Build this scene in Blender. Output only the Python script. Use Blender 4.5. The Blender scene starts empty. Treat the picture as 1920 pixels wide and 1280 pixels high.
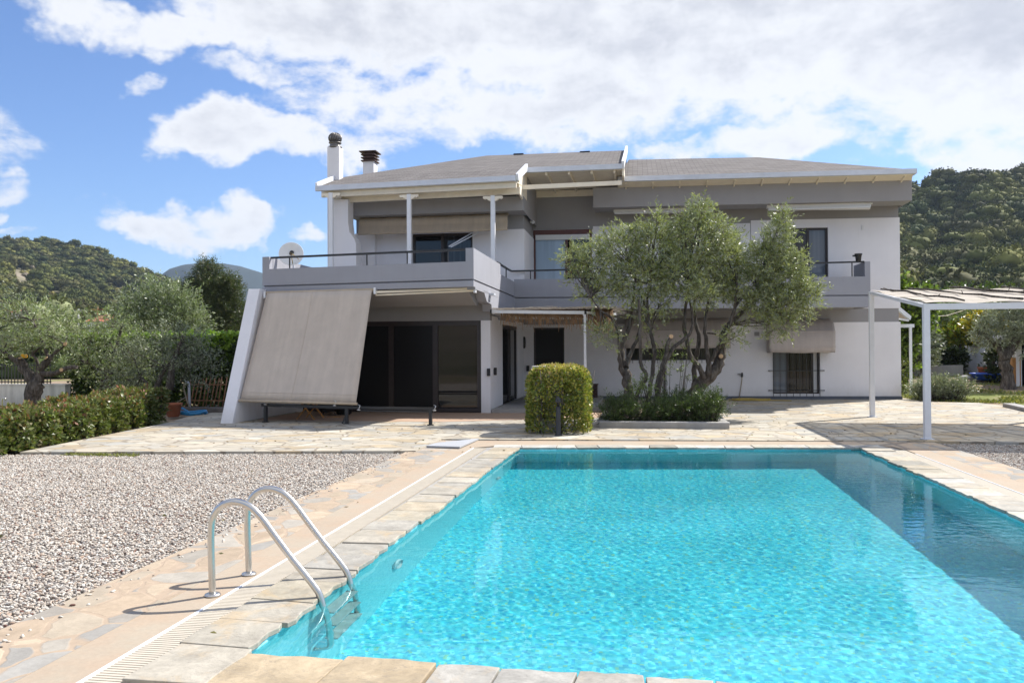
import bpy, math, random
import numpy as np
from mathutils import Vector, Matrix

SC = bpy.context.scene
COL = SC.collection
PI = math.pi
# ------------------------------------------------------------------ camera
FPX, CAMZ = 1550.0, 1.70                      # focal length in px of a 1920 px wide frame, eye height
YAW, PITCH, ROLL = math.atan(238/1550), math.atan(16/1550), 0.005
F0 = Vector((-math.sin(YAW), math.cos(YAW), 0)); R0 = Vector((math.cos(YAW), math.sin(YAW), 0)); UZ = Vector((0, 0, 1))
FW = F0*math.cos(PITCH) + UZ*math.sin(PITCH)
U1 = UZ*math.cos(PITCH) - F0*math.sin(PITCH)
RT = R0*math.cos(ROLL) - U1*math.sin(ROLL)
UP = U1*math.cos(ROLL) + R0*math.sin(ROLL)
EYE = Vector((0, 0, CAMZ))
cam = bpy.data.cameras.new('camera'); camo = bpy.data.objects.new('camera', cam); COL.objects.link(camo)
cam.sensor_width = 36; cam.lens = 36*FPX/1920; cam.clip_start = .05; cam.clip_end = 20000
camo.matrix_world = Matrix(((RT.x, UP.x, -FW.x, 0), (RT.y, UP.y, -FW.y, 0), (RT.z, UP.z, -FW.z, CAMZ), (0, 0, 0, 1)))
SC.camera = camo
# ------------------------------------------------------------------ light
SUN = Vector((2.23, 2.04, 3.16)).normalized()
SUN_EL = math.asin(SUN.z); SUN_ROT = math.atan2(SUN.x, SUN.y)
sl = bpy.data.lights.new('sun', 'SUN'); sl.energy = 4.6; sl.angle = math.radians(.53); sl.color = (1, .955, .88)
so = bpy.data.objects.new('sun', sl); COL.objects.link(so)
so.rotation_euler = SUN.to_track_quat('Z', 'Y').to_euler(); so.location = (20, 18, 40)
SC.view_settings.view_transform = 'Standard'; SC.view_settings.look = 'None'
SC.view_settings.exposure = .82; SC.view_settings.gamma = 1
SC.render.engine = 'CYCLES'
cy = SC.cycles
cy.use_denoising = True
cy.max_bounces = 8; cy.diffuse_bounces = 4; cy.glossy_bounces = 4; cy.transmission_bounces = 4; cy.transparent_max_bounces = 12
cy.sample_clamp_indirect = 6; cy.caustics_reflective = False; cy.caustics_refractive = True
# ------------------------------------------------------------------ node helpers
def nodes_of(tree):
    tree.nodes.clear(); return tree.nodes, tree.links
class NT:
    """small wrapper to write node graphs in few lines"""
    def __init__(s, tree): s.t = tree; s.n = tree.nodes; s.l = tree.links
    def new(s, typ, **kw):
        nd = s.n.new(typ)
        for k, v in kw.items(): setattr(nd, k, v)
        return nd
    def put(s, sock, v):
        if isinstance(v, bpy.types.NodeSocket): s.l.new(v, sock)
        elif v is not None:
            if sock.type == 'RGBA' and len(v) == 3: v = (*v, 1)
            sock.default_value = v
    def math(s, op, a, b=None, c=None, clamp=False):
        nd = s.new('ShaderNodeMath', operation=op, use_clamp=clamp)
        s.put(nd.inputs[0], a); s.put(nd.inputs[1], b)
        if c is not None: s.put(nd.inputs[2], c)
        return nd.outputs[0]
    def vec(s, op, a, b=None):
        nd = s.new('ShaderNodeVectorMath', operation=op)
        s.put(nd.inputs[0], a)
        if op == 'SCALE': s.put(nd.inputs['Scale'], b)
        elif b is not None: s.put(nd.inputs[1], b)
        return nd.outputs['Value'] if op in ('LENGTH', 'DOT_PRODUCT') else nd.outputs[0]
    def mix(s, f, a, b, blend='MIX'):
        nd = s.new('ShaderNodeMix', data_type='RGBA', blend_type=blend)
        s.put(nd.inputs[0], f); s.put(nd.inputs[6], a); s.put(nd.inputs[7], b)
        return nd.outputs[2]
    def rng(s, v, a, b, c=0., d=1., smooth=False):
        nd = s.new('ShaderNodeMapRange', interpolation_type='SMOOTHSTEP' if smooth else 'LINEAR')
        for i, x in enumerate((v, a, b, c, d)): s.put(nd.inputs[i], x)
        return nd.outputs[0]
    def noise(s, vec, scale, detail=4, rough=.55, dist=0., out='Fac'):
        nd = s.new('ShaderNodeTexNoise'); s.put(nd.inputs['Vector'], vec)
        s.put(nd.inputs['Scale'], scale); s.put(nd.inputs['Detail'], detail); s.put(nd.inputs['Roughness'], rough); s.put(nd.inputs['Distortion'], dist)
        return nd.outputs[out]
    def voro(s, vec, scale, feature='F1', out='Color', rand=1.):
        nd = s.new('ShaderNodeTexVoronoi', feature=feature); s.put(nd.inputs['Vector'], vec)
        s.put(nd.inputs['Scale'], scale); s.put(nd.inputs['Randomness'], rand)
        return nd.outputs[out]
    def ramp(s, f, stops):
        nd = s.new('ShaderNodeValToRGB'); s.put(nd.inputs[0], f); cr = nd.color_ramp
        while len(cr.elements) < len(stops): cr.elements.new(.5)
        for e, (p, c) in zip(cr.elements, stops): e.position = p; e.color = (*c, 1)
        return nd.outputs[0]
    def sep(s, v):
        nd = s.new('ShaderNodeSeparateXYZ'); s.put(nd.inputs[0], v); return nd.outputs
    def comb(s, x=0., y=0., z=0.):
        nd = s.new('ShaderNodeCombineXYZ')
        for i, v in enumerate((x, y, z)): s.put(nd.inputs[i], v)
        return nd.outputs[0]
    def bump(s, h, strength=.3, dist=.01, normal=None):
        nd = s.new('ShaderNodeBump'); s.put(nd.inputs['Height'], h); s.put(nd.inputs['Strength'], strength); s.put(nd.inputs['Distance'], dist)
        if normal is not None: s.put(nd.inputs['Normal'], normal)
        return nd.outputs[0]
# ------------------------------------------------------------------ sky
def az_el(px, py):
    d = FW + RT*((px-960)/FPX) - UP*((py-640)/FPX)
    d.normalize(); return math.atan2(d.x, d.y), math.asin(d.z)
def build_sky():
    w = bpy.data.worlds.new('World'); SC.world = w; w.use_nodes = True
    w.node_tree.nodes.clear(); N = NT(w.node_tree)
    tc = N.new('ShaderNodeTexCoord').outputs['Generated']
    sk = N.new('ShaderNodeTexSky', sky_type='NISHITA'); sk.sun_disc = False
    sk.sun_elevation = SUN_EL; sk.sun_rotation = SUN_ROT; sk.air_density = 1.0; sk.dust_density = .5; sk.ozone_density = 1.6; sk.altitude = 100
    d = N.vec('NORMALIZE', tc); x, y, z = N.sep(d)
    az = N.math('ARCTAN2', x, y); el = N.math('ARCSINE', z)
    p = N.comb(az, el, 0.)
    zz = N.math('MAXIMUM', N.math('ADD', z, .10), .03)
    pl = N.comb(N.math('DIVIDE', x, zz), N.math('DIVIDE', y, zz), 0.)
    # billows: direction warped by noise so that cloud rims are ragged
    wv = N.vec('SCALE', N.vec('SUBTRACT', N.noise(p, 5.5, 5, .6, out='Color'), (.5, .5, .5)), .16)
    pw = N.vec('ADD', p, wv)
    blobs = [(1250, 10, 640, 225, 1.3), (1780, 60, 420, 210, 1.25), (760, -30, 480, 190, 1.2), (330, 45, 260, 60, .95), (1040, 190, 260, 110, 1.0), (200, 10, 200, 45, .9),
             (560, 150, 190, 50, .8), (430, 262, 150, 56, 1.0), (600, 285, 200, 50, .9), (760, 210, 260, 90, .85), (350, 402, 165, 36, .85), (450, 418, 70, 36, .85),
             (210, 362, 50, 22, .6), (566, 430, 48, 24, .85), (8, 330, 55, 42, .85), (2, 392, 20, 22, .7), (295, 145, 42, 22, .7), (1480, 262, 230, 60, .85), (1860, 270, 150, 60, .85), (1290, 275, 120, 36, .8), (820, 270, 90, 40, .7), (30, 440, 60, 14, .5), (-400, 200, 350, 90, .9), (2500, 200, 500, 330, 1.1)]
    tot = None
    for bx, by, rx, ry, st in blobs:
        a, e = az_el(bx, by)
        q = N.vec('MULTIPLY', N.vec('SUBTRACT', pw, (a, e, 0)), (FPX/rx, FPX/ry, 0))
        v = N.rng(N.vec('LENGTH', q), 1.35, .35, 0., st, True)
        tot = v if tot is None else N.math('MAXIMUM', tot, v)
    # sky outside the view: broken cloud cover at random
    far = N.rng(N.noise(pl, .55, 6, .6), .40, .56, 0., 1.)
    back = N.rng(N.math('ABSOLUTE', N.math('ADD', az, YAW)), .95, 1.25, 0., 1.)
    high = N.rng(el, .45, .62, 0., 1.)
    tot = N.math('MAXIMUM', tot, N.math('MULTIPLY', far, N.math('MAXIMUM', back, high)))
    fine = N.noise(N.vec('MULTIPLY', p, (1, 1.5, 1)), 9., 8, .62, .3)
    fine2 = N.noise(N.vec('MULTIPLY', p, (1, 1.8, 1)), 30., 6, .6, .2)
    dens = N.math('ADD', tot, N.math('ADD', N.math('MULTIPLY', N.math('SUBTRACT', fine, .5), 1.75), N.math('MULTIPLY', N.math('SUBTRACT', fine2, .5), .75)))
    cov = N.rng(dens, .36, .92, 0., 1., True)
    thick = N.rng(N.math('ADD', dens, N.math('MULTIPLY', N.math('SUBTRACT', N.noise(N.vec('MULTIPLY', p, (1, 2.2, 1)), 3.2, 5, .55, .4), .5), 1.6)), 0.85, 1.75, 0., 1., True)
    ccol = N.mix(thick, (.95, .97, 1.02), (.64, .665, .75))
    b1 = N.new('ShaderNodeBackground'); b2 = N.new('ShaderNodeBackground')
    skc = N.mix(1., sk.outputs[0], (.66, .82, 1.10), 'MULTIPLY')
    N.put(b1.inputs[0], skc); b1.inputs[1].default_value = .088
    N.put(b2.inputs[0], ccol); b2.inputs[1].default_value = .56
    mx = N.new('ShaderNodeMixShader'); N.put(mx.inputs[0], N.math('MULTIPLY', cov, N.rng(z, -.02, .03)))
    N.l.new(b1.outputs[0], mx.inputs[1]); N.l.new(b2.outputs[0], mx.inputs[2])
    o = N.new('ShaderNodeOutputWorld'); N.l.new(mx.outputs[0], o.inputs[0])
    w.cycles.sampling_method = 'MANUAL'; w.cycles.sample_map_resolution = 1024
build_sky()
# ------------------------------------------------------------------ survey helpers
def at(px, py, Y):
    """world point on the ray of photo pixel (px, py) at depth Y"""
    r = FW + RT*((px-960)/FPX) - UP*((py-640)/FPX); return EYE + r*(Y/r.y)
def gz(x, y):
    """ground height: flat, the back garden behind the house rises gently"""
    if y <= 27 or x < 8.6: return 0.
    return .03*(min(y, 70)-27)
def gnd(px, py):
    r = FW + RT*((px-960)/FPX) - UP*((py-640)/FPX); z = 0.
    for _ in range(30):
        P = EYE + r*((z-CAMZ)/r.z); z = .5*z+.5*gz(P.x, P.y)
    return P
class Pl:
    """a vertical facade plane through (x0, y0), turned by deg"""
    def __init__(s, x0, y0, deg): s.x0, s.y0, s.k = x0, y0, math.tan(math.radians(deg))
    def y(s, x): return s.y0 + (x-s.x0)*s.k
    def hit(s, px, py):
        r = FW + RT*((px-960)/FPX) - UP*((py-640)/FPX)
        t = (s.y0 - s.k*s.x0 - EYE.y + s.k*EYE.x)/(r.y - s.k*r.x)
        P = EYE + r*t; return P.x, P.z
    def x(s, px, py=640): return s.hit(px, py)[0]
    def z(s, px, py): return s.hit(px, py)[1]
    def p(s, x, z, d=0.): return Vector((x, s.y(x)+d, z))
# ------------------------------------------------------------------ mesh helpers
ORG = {}
class MB:
    def __init__(s): s.v = []; s.f = []; s.c = []; s.sm = []; s.col = None
    def face(s, pts, smooth=False):
        i = len(s.v); s.v += [tuple(p) for p in pts]; s.f.append(tuple(range(i, i+len(pts)))); s.c.append(s.col); s.sm.append(smooth)
    def mesh(s, vs, fs, smooth=False):
        i = len(s.v); s.v += [tuple(p) for p in vs]
        for f in fs: s.f.append(tuple(k+i for k in f)); s.c.append(s.col); s.sm.append(smooth)
    def box(s, a, b):
        (x0, y0, z0), (x1, y1, z1) = a, b
        x0, x1 = min(x0, x1), max(x0, x1); y0, y1 = min(y0, y1), max(y0, y1); z0, z1 = min(z0, z1), max(z0, z1)
        vs = [(x0,y0,z0),(x1,y0,z0),(x1,y1,z0),(x0,y1,z0),(x0,y0,z1),(x1,y0,z1),(x1,y1,z1),(x0,y1,z1)]
        s.mesh(vs, [(0,3,2,1),(4,5,6,7),(0,1,5,4),(1,2,6,5),(2,3,7,6),(3,0,4,7)])
    def pbox(s, pl, x0, x1, z0, z1, d0, d1):
        """box lying along a facade plane; d0..d1 is depth behind (+) or before (-) the plane"""
        vs = [pl.p(x0,z0,d0),pl.p(x1,z0,d0),pl.p(x1,z0,d1),pl.p(x0,z0,d1),pl.p(x0,z1,d0),pl.p(x1,z1,d0),pl.p(x1,z1,d1),pl.p(x0,z1,d1)]
        s.mesh(vs, [(0,3,2,1),(4,5,6,7),(0,1,5,4),(1,2,6,5),(2,3,7,6),(3,0,4,7)])
    def prism(s, poly, vec):
        """extrude a 3-D polygon along vec"""
        n = len(poly); vec = Vector(vec); A = [Vector(p) for p in poly]; B = [p+vec for p in A]
        s.mesh(A+B, [tuple(range(n-1,-1,-1)), tuple(range(n,2*n))] + [(i,(i+1)%n,(i+1)%n+n,i+n) for i in range(n)])
    def beam(s, a, b, w, h, up=(0,0,1)):
        a, b = Vector(a), Vector(b); d = (b-a).normalized(); up = Vector(up)
        if abs(d.dot(up)) > .99: up = Vector((0,1,0))
        r = d.cross(up).normalized()*w/2; u = r.cross(d).normalized()*h/2
        q = [-r-u, r-u, r+u, -r+u]
        s.mesh([a+k for k in q]+[b+k for k in q], [(3,2,1,0),(4,5,6,7)]+[(i,(i+1)%4,(i+1)%4+4,i+4) for i in range(4)])
    def tube(s, pts, rad, n=10, cap=True):
        pts = [Vector(p) for p in pts]
        if not hasattr(rad, '__len__'): rad = [rad]*len(pts)
        base = len(s.v); u = None
        for i, p in enumerate(pts):
            t = (pts[min(i+1, len(pts)-1)]-pts[max(i-1, 0)]).normalized()
            if u is None:
                u = t.cross(Vector((0,0,1)) if abs(t.z) < .9 else Vector((0,1,0))).normalized()
            else: u = (u - t*u.dot(t)).normalized()
            w = t.cross(u)
            for k in range(n):
                a = 2*PI*k/n; s.v.append(tuple(p + (u*math.cos(a)+w*math.sin(a))*rad[i]))
        for i in range(len(pts)-1):
            for k in range(n):
                s.f.append((base+i*n+k, base+i*n+(k+1)%n, base+(i+1)*n+(k+1)%n, base+(i+1)*n+k)); s.c.append(s.col); s.sm.append(True)
        if cap:
            s.f.append(tuple(base+k for k in range(n-1,-1,-1))); s.c.append(s.col); s.sm.append(False)
            e = base+(len(pts)-1)*n; s.f.append(tuple(e+k for k in range(n))); s.c.append(s.col); s.sm.append(False)
    def lathe(s, c, prof, n=20, axis=None):
        """surface of revolution: prof = [(radius, height)] about the vertical (or axis) through c"""
        c = Vector(c); ax = Vector(axis).normalized() if axis else Vector((0,0,1))
        u = ax.cross(Vector((0,1,0)) if abs(ax.y) < .9 else Vector((1,0,0))).normalized(); w = ax.cross(u)
        base = len(s.v)
        for r, h in prof:
            for k in range(n):
                a = 2*PI*k/n; s.v.append(tuple(c+ax*h+(u*math.cos(a)+w*math.sin(a))*r))
        for i in range(len(prof)-1):
            for k in range(n):
                s.f.append((base+i*n+k, base+i*n+(k+1)%n, base+(i+1)*n+(k+1)%n, base+(i+1)*n+k)); s.c.append(s.col); s.sm.append(True)
        s.f.append(tuple(base+k for k in range(n-1,-1,-1))); s.c.append(s.col); s.sm.append(False)
        e = base+(len(prof)-1)*n; s.f.append(tuple(e+k for k in range(n))); s.c.append(s.col); s.sm.append(False)
    def ball(s, c, r, nu=14, nv=8):
        rx, ry, rz = r if hasattr(r, '__len__') else (r, r, r)
        c = Vector(c); base = len(s.v)
        for j in range(nv+1):
            th = PI*j/nv
            for i in range(nu):
                a = 2*PI*i/nu; s.v.append((c.x+rx*math.sin(th)*math.cos(a), c.y+ry*math.sin(th)*math.sin(a), c.z+rz*math.cos(th)))
        for j in range(nv):
            for i in range(nu):
                s.f.append((base+j*nu+i, base+(j+1)*nu+i, base+(j+1)*nu+(i+1)%nu, base+j*nu+(i+1)%nu)); s.c.append(s.col); s.sm.append(True)
    def wall(s, pl, x0, x1, z0, z1, t, holes=(), d=0.):
        """wall slab along a facade plane with real openings"""
        xs = sorted({x0, x1, *[min(max(h[k], x0), x1) for h in holes for k in (0, 1)]}); zs = sorted({z0, z1, *[min(max(h[k], z0), z1) for h in holes for k in (2, 3)]})
        nx, nz = len(xs)-1, len(zs)-1
        def solid(i, j):
            if not (0 <= i < nx and 0 <= j < nz): return False
            cx, cz = (xs[i]+xs[i+1])/2, (zs[j]+zs[j+1])/2
            return not any(h[0] < cx < h[1] and h[2] < cz < h[3] for h in holes)
        for i in range(nx):
            for j in range(nz):
                if not solid(i, j): continue
                a, b, c, e = xs[i], xs[i+1], zs[j], zs[j+1]
                s.face([pl.p(a,c,d), pl.p(b,c,d), pl.p(b,e,d), pl.p(a,e,d)])
                s.face([pl.p(a,c,d+t), pl.p(a,e,d+t), pl.p(b,e,d+t), pl.p(b,c,d+t)])
                if not solid(i-1, j): s.face([pl.p(a,c,d), pl.p(a,e,d), pl.p(a,e,d+t), pl.p(a,c,d+t)])
                if not solid(i+1, j): s.face([pl.p(b,c,d), pl.p(b,c,d+t), pl.p(b,e,d+t), pl.p(b,e,d)])
                if not solid(i, j-1): s.face([pl.p(a,c,d), pl.p(a,c,d+t), pl.p(b,c,d+t), pl.p(b,c,d)])
                if not solid(i, j+1): s.face([pl.p(a,e,d), pl.p(b,e,d), pl.p(b,e,d+t), pl.p(a,e,d+t)])
    def build_each(s, name, mat, parent=None, bevel=0.):
        """every loose piece becomes an object of its own"""
        par = list(range(len(s.v))); first = {}
        def find(i):
            while par[i] != i: par[i] = par[par[i]]; i = par[i]
            return i
        for i, v in enumerate(s.v):
            q = tuple(round(c, 5) for c in v)
            if q in first: par[find(i)] = find(first[q])
            else: first[q] = i
        for f in s.f:
            for k in f[1:]: par[find(k)] = find(f[0])
        groups = {}
        for fi, f in enumerate(s.f): groups.setdefault(find(f[0]), []).append(fi)
        out = []
        for fl in groups.values():
            m = MB(); mp = {}
            for fi in fl:
                for k in s.f[fi]:
                    if k not in mp: mp[k] = len(m.v); m.v.append(s.v[k])
                m.f.append(tuple(mp[k] for k in s.f[fi])); m.c.append(s.c[fi]); m.sm.append(s.sm[fi])
            out.append(m.build(name, mat, parent, bevel))
        return out
    def build(s, name, mat, parent=None, bevel=0.):
        o = ORG.get(parent.name, Vector((0,0,0))) if parent else Vector((0,0,0))
        me = bpy.data.meshes.new(name)
        me.from_pydata([(v[0]-o.x, v[1]-o.y, v[2]-o.z) for v in s.v], [], s.f)
        me.materials.append(M[mat] if isinstance(mat, str) else mat)
        me.polygons.foreach_set('use_smooth', s.sm)
        if any(c is not None for c in s.c):
            at_ = me.attributes.new('Col', 'FLOAT_COLOR', 'FACE')
            at_.data.foreach_set('color', np.array([(*(c or (1,1,1)), 1) for c in s.c], dtype=np.float32).ravel())
        me.update()
        ob = bpy.data.objects.new(name, me); COL.objects.link(ob)
        if parent: ob.parent = parent
        ORG[ob.name] = o
        if bevel:
            b = ob.modifiers.new('bevel', 'BEVEL'); b.width = bevel; b.segments = 2; b.limit_method = 'ANGLE'; b.angle_limit = .6
            w = ob.modifiers.new('weld', 'WELD'); w.merge_threshold = .0004
            ob.modifiers.move(1, 0)
        return ob
def tag(o, label, cat, group=None, kind=None):
    o['label'] = label; o['category'] = cat
    if group: o['group'] = group
    if kind: o['kind'] = kind
    return o
def thing(name, label, cat, loc, group=None):
    o = bpy.data.objects.new(name, None); COL.objects.link(o); o.empty_display_size = .3
    o.location = loc; ORG[o.name] = Vector(loc); return tag(o, label, cat, group)
# ------------------------------------------------------------------ foliage helpers (numpy)
class Fol:
    """leaf blades collected as four-cornered faces with a colour each"""
    def __init__(s, seed): s.r = np.random.default_rng(seed); s.V = []; s.C = []
    def leaves(s, P, D, L, W, cols, jit=.2, shape='d'):
        r = s.r; n = len(P)
        if n == 0: return
        D = D/np.maximum(np.linalg.norm(D, axis=1, keepdims=True), 1e-6)
        S = np.cross(D, r.normal(size=(n,3))); S /= np.maximum(np.linalg.norm(S, axis=1, keepdims=True), 1e-6)
        sc = r.uniform(.65, 1.25, (n,1)); l = D*L*sc; w = S*W*.5*sc
        s.V.append(np.stack([P, P+l*.45+w, P+l, P+l*.45-w], axis=1))
        cols = np.array(cols); c = cols[r.integers(0, len(cols), n)]*r.uniform(1-jit, 1+jit, (n,1))
        s.C.append(c)
    def blob(s, c, rad, twigs, per, L, W, cols, tl=.4, up=.35, shell=.45, out=1.):
        """twigs that start inside an ellipsoid and carry leaves along their length"""
        r = s.r; c = np.array(c); rad = np.array(rad)
        d = r.normal(size=(twigs,3)); d /= np.linalg.norm(d, axis=1, keepdims=True)
        rr = shell + (1-shell)*r.random((twigs,1))**.6
        P = c + d*rad*rr
        T = d*out + r.normal(size=(twigs,3))*.55 + np.array([0,0,up]); T /= np.linalg.norm(T, axis=1, keepdims=True)
        t = r.random((twigs, per, 1)); ln = tl*r.uniform(.5, 1.3, (twigs,1,1))
        base = P[:,None,:] + T[:,None,:]*t*ln + r.normal(size=(twigs,per,3))*.012
        sd = np.cross(T[:,None,:], r.normal(size=(twigs,per,3)))
        sd /= np.maximum(np.linalg.norm(sd, axis=2, keepdims=True), 1e-6)
        D = T[:,None,:]*.75 + sd*.75
        tw = r.uniform(.72, 1.28, (twigs,1,1)); cols = np.array(cols)
        k0 = sum(len(x) for x in s.C); s.leaves(base.reshape(-1,3), D.reshape(-1,3), L, W, cols)
        s.C[-1] = (s.C[-1].reshape(twigs, per, 3)*tw).reshape(-1,3)
        return P, T, ln.reshape(-1)
    def boxfill(s, lo, hi, n, L, W, cols, top_cols=None, depth=.12, rough=.05, faces=('x0','x1','y0','y1','z1'), rnd_=0.):
        """leaves on and just under the faces of a clipped box"""
        r = s.r; lo = np.array(lo); hi = np.array(hi); sz = hi-lo
        area = {'x0': sz[1]*sz[2], 'x1': sz[1]*sz[2], 'y0': sz[0]*sz[2], 'y1': sz[0]*sz[2], 'z1': sz[0]*sz[1]}
        tot = sum(area[f] for f in faces)
        for f in faces:
            m = int(n*area[f]/tot); P = lo + r.random((m,3))*sz; ax = 'xyz'.index(f[0]); sg = 1 if f[1] == '1' else -1
            dd = np.abs(r.normal(size=m))*depth
            bumpy = rough*(np.sin(P[:,(ax+1)%3]*7.3+1.3)*np.sin(P[:,(ax+2)%3]*6.1+.4)+.6*np.sin(P[:,(ax+1)%3]*17+P[:,(ax+2)%3]*13))
            P[:,ax] = (hi[ax] if sg > 0 else lo[ax]) - sg*dd + sg*bumpy
            if rnd_:
                c = (lo+hi)/2; q = (P-c)/(sz/2); q[:,2] = np.maximum(q[:,2], -.35 if rnd_ < 1 else -1) if False else q[:,2]
                k = (np.abs(np.clip(q, -1.2, 1.2))**rnd_); k[:,2] *= (q[:,2] > -.2); P = c + q/np.maximum(1, k.sum(axis=1, keepdims=True)**(1/rnd_))*(sz/2)
            D = r.normal(size=(m,3))*.8; D[:,ax] += sg*.8; D[:,2] += .35
            s.leaves(P, D, L, W, top_cols if (top_cols is not None and f == 'z1') else cols)
    def build(s, name, mat, parent=None, kind=None):
        V = np.concatenate(s.V).astype(np.float32); C = np.concatenate(s.C).astype(np.float32); n = len(V)
        o = ORG.get(parent.name, Vector((0,0,0))) if parent else Vector((0,0,0))
        V = V.reshape(-1,3) - np.array(o, dtype=np.float32)
        ob = npmesh(name, V, np.arange(n*4, dtype=np.int32).reshape(-1,4), mat, C)
        if parent: ob.parent = parent
        ORG[ob.name] = o
        return ob
def npmesh(name, V, F, mat, C=None):
    me = bpy.data.meshes.new(name); n = len(F); k = F.shape[1]
    me.vertices.add(len(V)); me.vertices.foreach_set('co', V.astype(np.float32).ravel())
    me.loops.add(n*k); me.loops.foreach_set('vertex_index', F.astype(np.int32).ravel())
    me.polygons.add(n); me.polygons.foreach_set('loop_start', np.arange(0, n*k, k, dtype=np.int32)); me.polygons.foreach_set('loop_total', np.full(n, k, dtype=np.int32))
    me.materials.append(M[mat])
    if C is not None:
        a = me.attributes.new('Col', 'FLOAT_COLOR', 'FACE')
        a.data.foreach_set('color', np.concatenate([np.clip(C, 0, 1), np.ones((n,1))], axis=1).astype(np.float32).ravel())
    me.update(calc_edges=True); me.validate()
    ob = bpy.data.objects.new(name, me); COL.objects.link(ob); return ob
def rough_tube(mb, pts, rads, rnd, n=9, sub=3, wob=.25):
    """a limb: the polyline smoothed, with a knobbly radius"""
    P = [Vector(p) for p in pts]; Q = []; R = []
    for i in range(len(P)-1):
        p0, p1, p2, p3 = P[max(i-1,0)], P[i], P[i+1], P[min(i+2,len(P)-1)]
        for k in range(sub):
            t = k/sub
            Q.append(.5*((2*p1)+(p2-p0)*t+(2*p0-5*p1+4*p2-p3)*t*t+(3*p1-p0-3*p2+p3)*t**3)); R.append(rads[i]*(1-t)+rads[i+1]*t)
    Q.append(P[-1]); R.append(rads[-1])
    R = [r*(1+rnd.uniform(-wob, wob)) for r in R]
    Q = [q+Vector((rnd.uniform(-1,1), rnd.uniform(-1,1), 0))*r*.25 for q, r in zip(Q, R)]
    mb.tube(Q, R, n)
# ------------------------------------------------------------------ materials
M = {}
def mat(name, fn, rough=.8, metal=0., spec=.5):
    m = bpy.data.materials.new(name); m.use_nodes = True; m.node_tree.nodes.clear()
    N = NT(m.node_tree); out = N.new('ShaderNodeOutputMaterial')
    b = N.new('ShaderNodeBsdfPrincipled'); b.inputs['Roughness'].default_value = rough; b.inputs['Metallic'].default_value = metal
    b.inputs['Specular IOR Level'].default_value = spec
    r = fn(N, b, N.new('ShaderNodeTexCoord').outputs['Object'], N.new('ShaderNodeNewGeometry'))
    N.l.new((r or b).outputs[0], out.inputs[0]); M[name] = m; return m
def plaster(c, var=.06, streak=.05):
    def fn(N, b, p, g):
        a = N.noise(p, 1.3, 6, .6); s = N.noise(N.vec('MULTIPLY', p, (5, 5, .35)), 1., 5, .6)
        f = N.math('ADD', N.rng(a, .3, .7, 1-var, 1+var), N.rng(s, .35, .7, streak, -streak))
        z = N.sep(p)[2]; pz = N.noise(N.vec('MULTIPLY', p, (3, 3, 1.2)), 1.6, 6, .7)
        dirt = N.math('MULTIPLY', N.rng(N.math('ADD', z, N.math('MULTIPLY', pz, -.7)), .12, -.30, 0, 1), .38)
        run = N.math('MULTIPLY', N.rng(N.noise(N.vec('MULTIPLY', p, (7, 7, .22)), 1., 4, .7), .60, .78, 0, 1), .09)
        col = N.mix(1., c, N.comb(f, f, N.math('MULTIPLY', f, 1.)), 'MULTIPLY')
        N.put(b.inputs['Base Color'], N.mix(N.math('MAXIMUM', dirt, run), col, tuple(k*.62 for k in (c[0]*1.04, c[1], c[2]*.9))))
        N.put(b.inputs['Normal'], N.bump(N.math('ADD', N.noise(p, 60, 4, .7), N.math('MULTIPLY', N.noise(p, 2.2, 3), 1.5)), .14, .005))
    return fn
mat('white_plaster', plaster((.80, .785, .81), .035, .012), .9, spec=.3)
mat('grey_plaster', plaster((.315, .305, .31), .04, .015), .9, spec=.3)
mat('balcony_plaster', plaster((.325, .33, .37), .04, .02), .88, spec=.3)
mat('plinth_paint', plaster((.13, .145, .18), .1, .05), .85, spec=.3)
mat('old_wall', plaster((.62, .60, .56), .16, .2), .92, spec=.2)
mat('concrete', plaster((.38, .37, .36), .14, .1), .92, spec=.25)
mat('plate_grey', plaster((.42, .44, .48), .06, .02), .75)
def flat(c, var=.05, sc=6.):
    def fn(N, b, p, g):
        f = N.rng(N.noise(p, sc, 5, .6), .3, .7, 1-var, 1+var)
        N.put(b.inputs['Base Color'], N.mix(1., c, N.comb(f, f, f), 'MULTIPLY'))
    return fn
mat('white_metal', flat((.76, .77, .80), .04), .42)
mat('gutter_metal', flat((.62, .65, .72), .07, 3.), .45)
mat('cream_wood', flat((.84, .76, .62), .06, 4.), .6)
mat('black_metal', flat((.022, .022, .024), .2), .42)
mat('black_plastic', flat((.014, .014, .016), .2), .5)
mat('dark_frame', flat((.030, .020, .018), .2), .38)
mat('red_frame', flat((.105, .028, .02), .15), .45)
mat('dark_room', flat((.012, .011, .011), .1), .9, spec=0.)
mat('hose_blue', flat((.03, .22, .46), .1, 12), .45)
mat('hose_yellow', flat((.42, .30, .06), .12, 12), .5)
mat('hose_grey', flat((.34, .28, .20), .12, 12), .55)
mat('basin_blue', flat((.012, .07, .42), .1, 5), .4)
mat('terracotta', flat((.26, .085, .04), .15, 5), .85)  # darkened: shade on the hedge-end pot is put into the colour
mat('yellow_rag', flat((.75, .38, .02), .1, 20), .8)
mat('wood_orange', flat((.42, .20, .055), .2, 20), .55)
mat('wood_brown', flat((.06, .026, .018), .2, 8), .6)
mat('bamboo', flat((.30, .15, .08), .3, 10), .7)
mat('rust', flat((.25, .085, .04), .3, 8), .8)
mat('roof_red', flat((.50, .13, .085), .15, 2), .8)
mat('dish_white', flat((.74, .74, .73), .03), .4)
mat('shutter_white', flat((.72, .72, .72), .03), .5)
mat('cut_wood', flat((.55, .36, .20), .2, 30), .8)
mat('cane_dry', flat((.36, .23, .13), .35, 9), .85)
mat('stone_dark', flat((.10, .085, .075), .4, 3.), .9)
mat('step_metal', flat((.40, .41, .40), .1), .5, .0)
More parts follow.
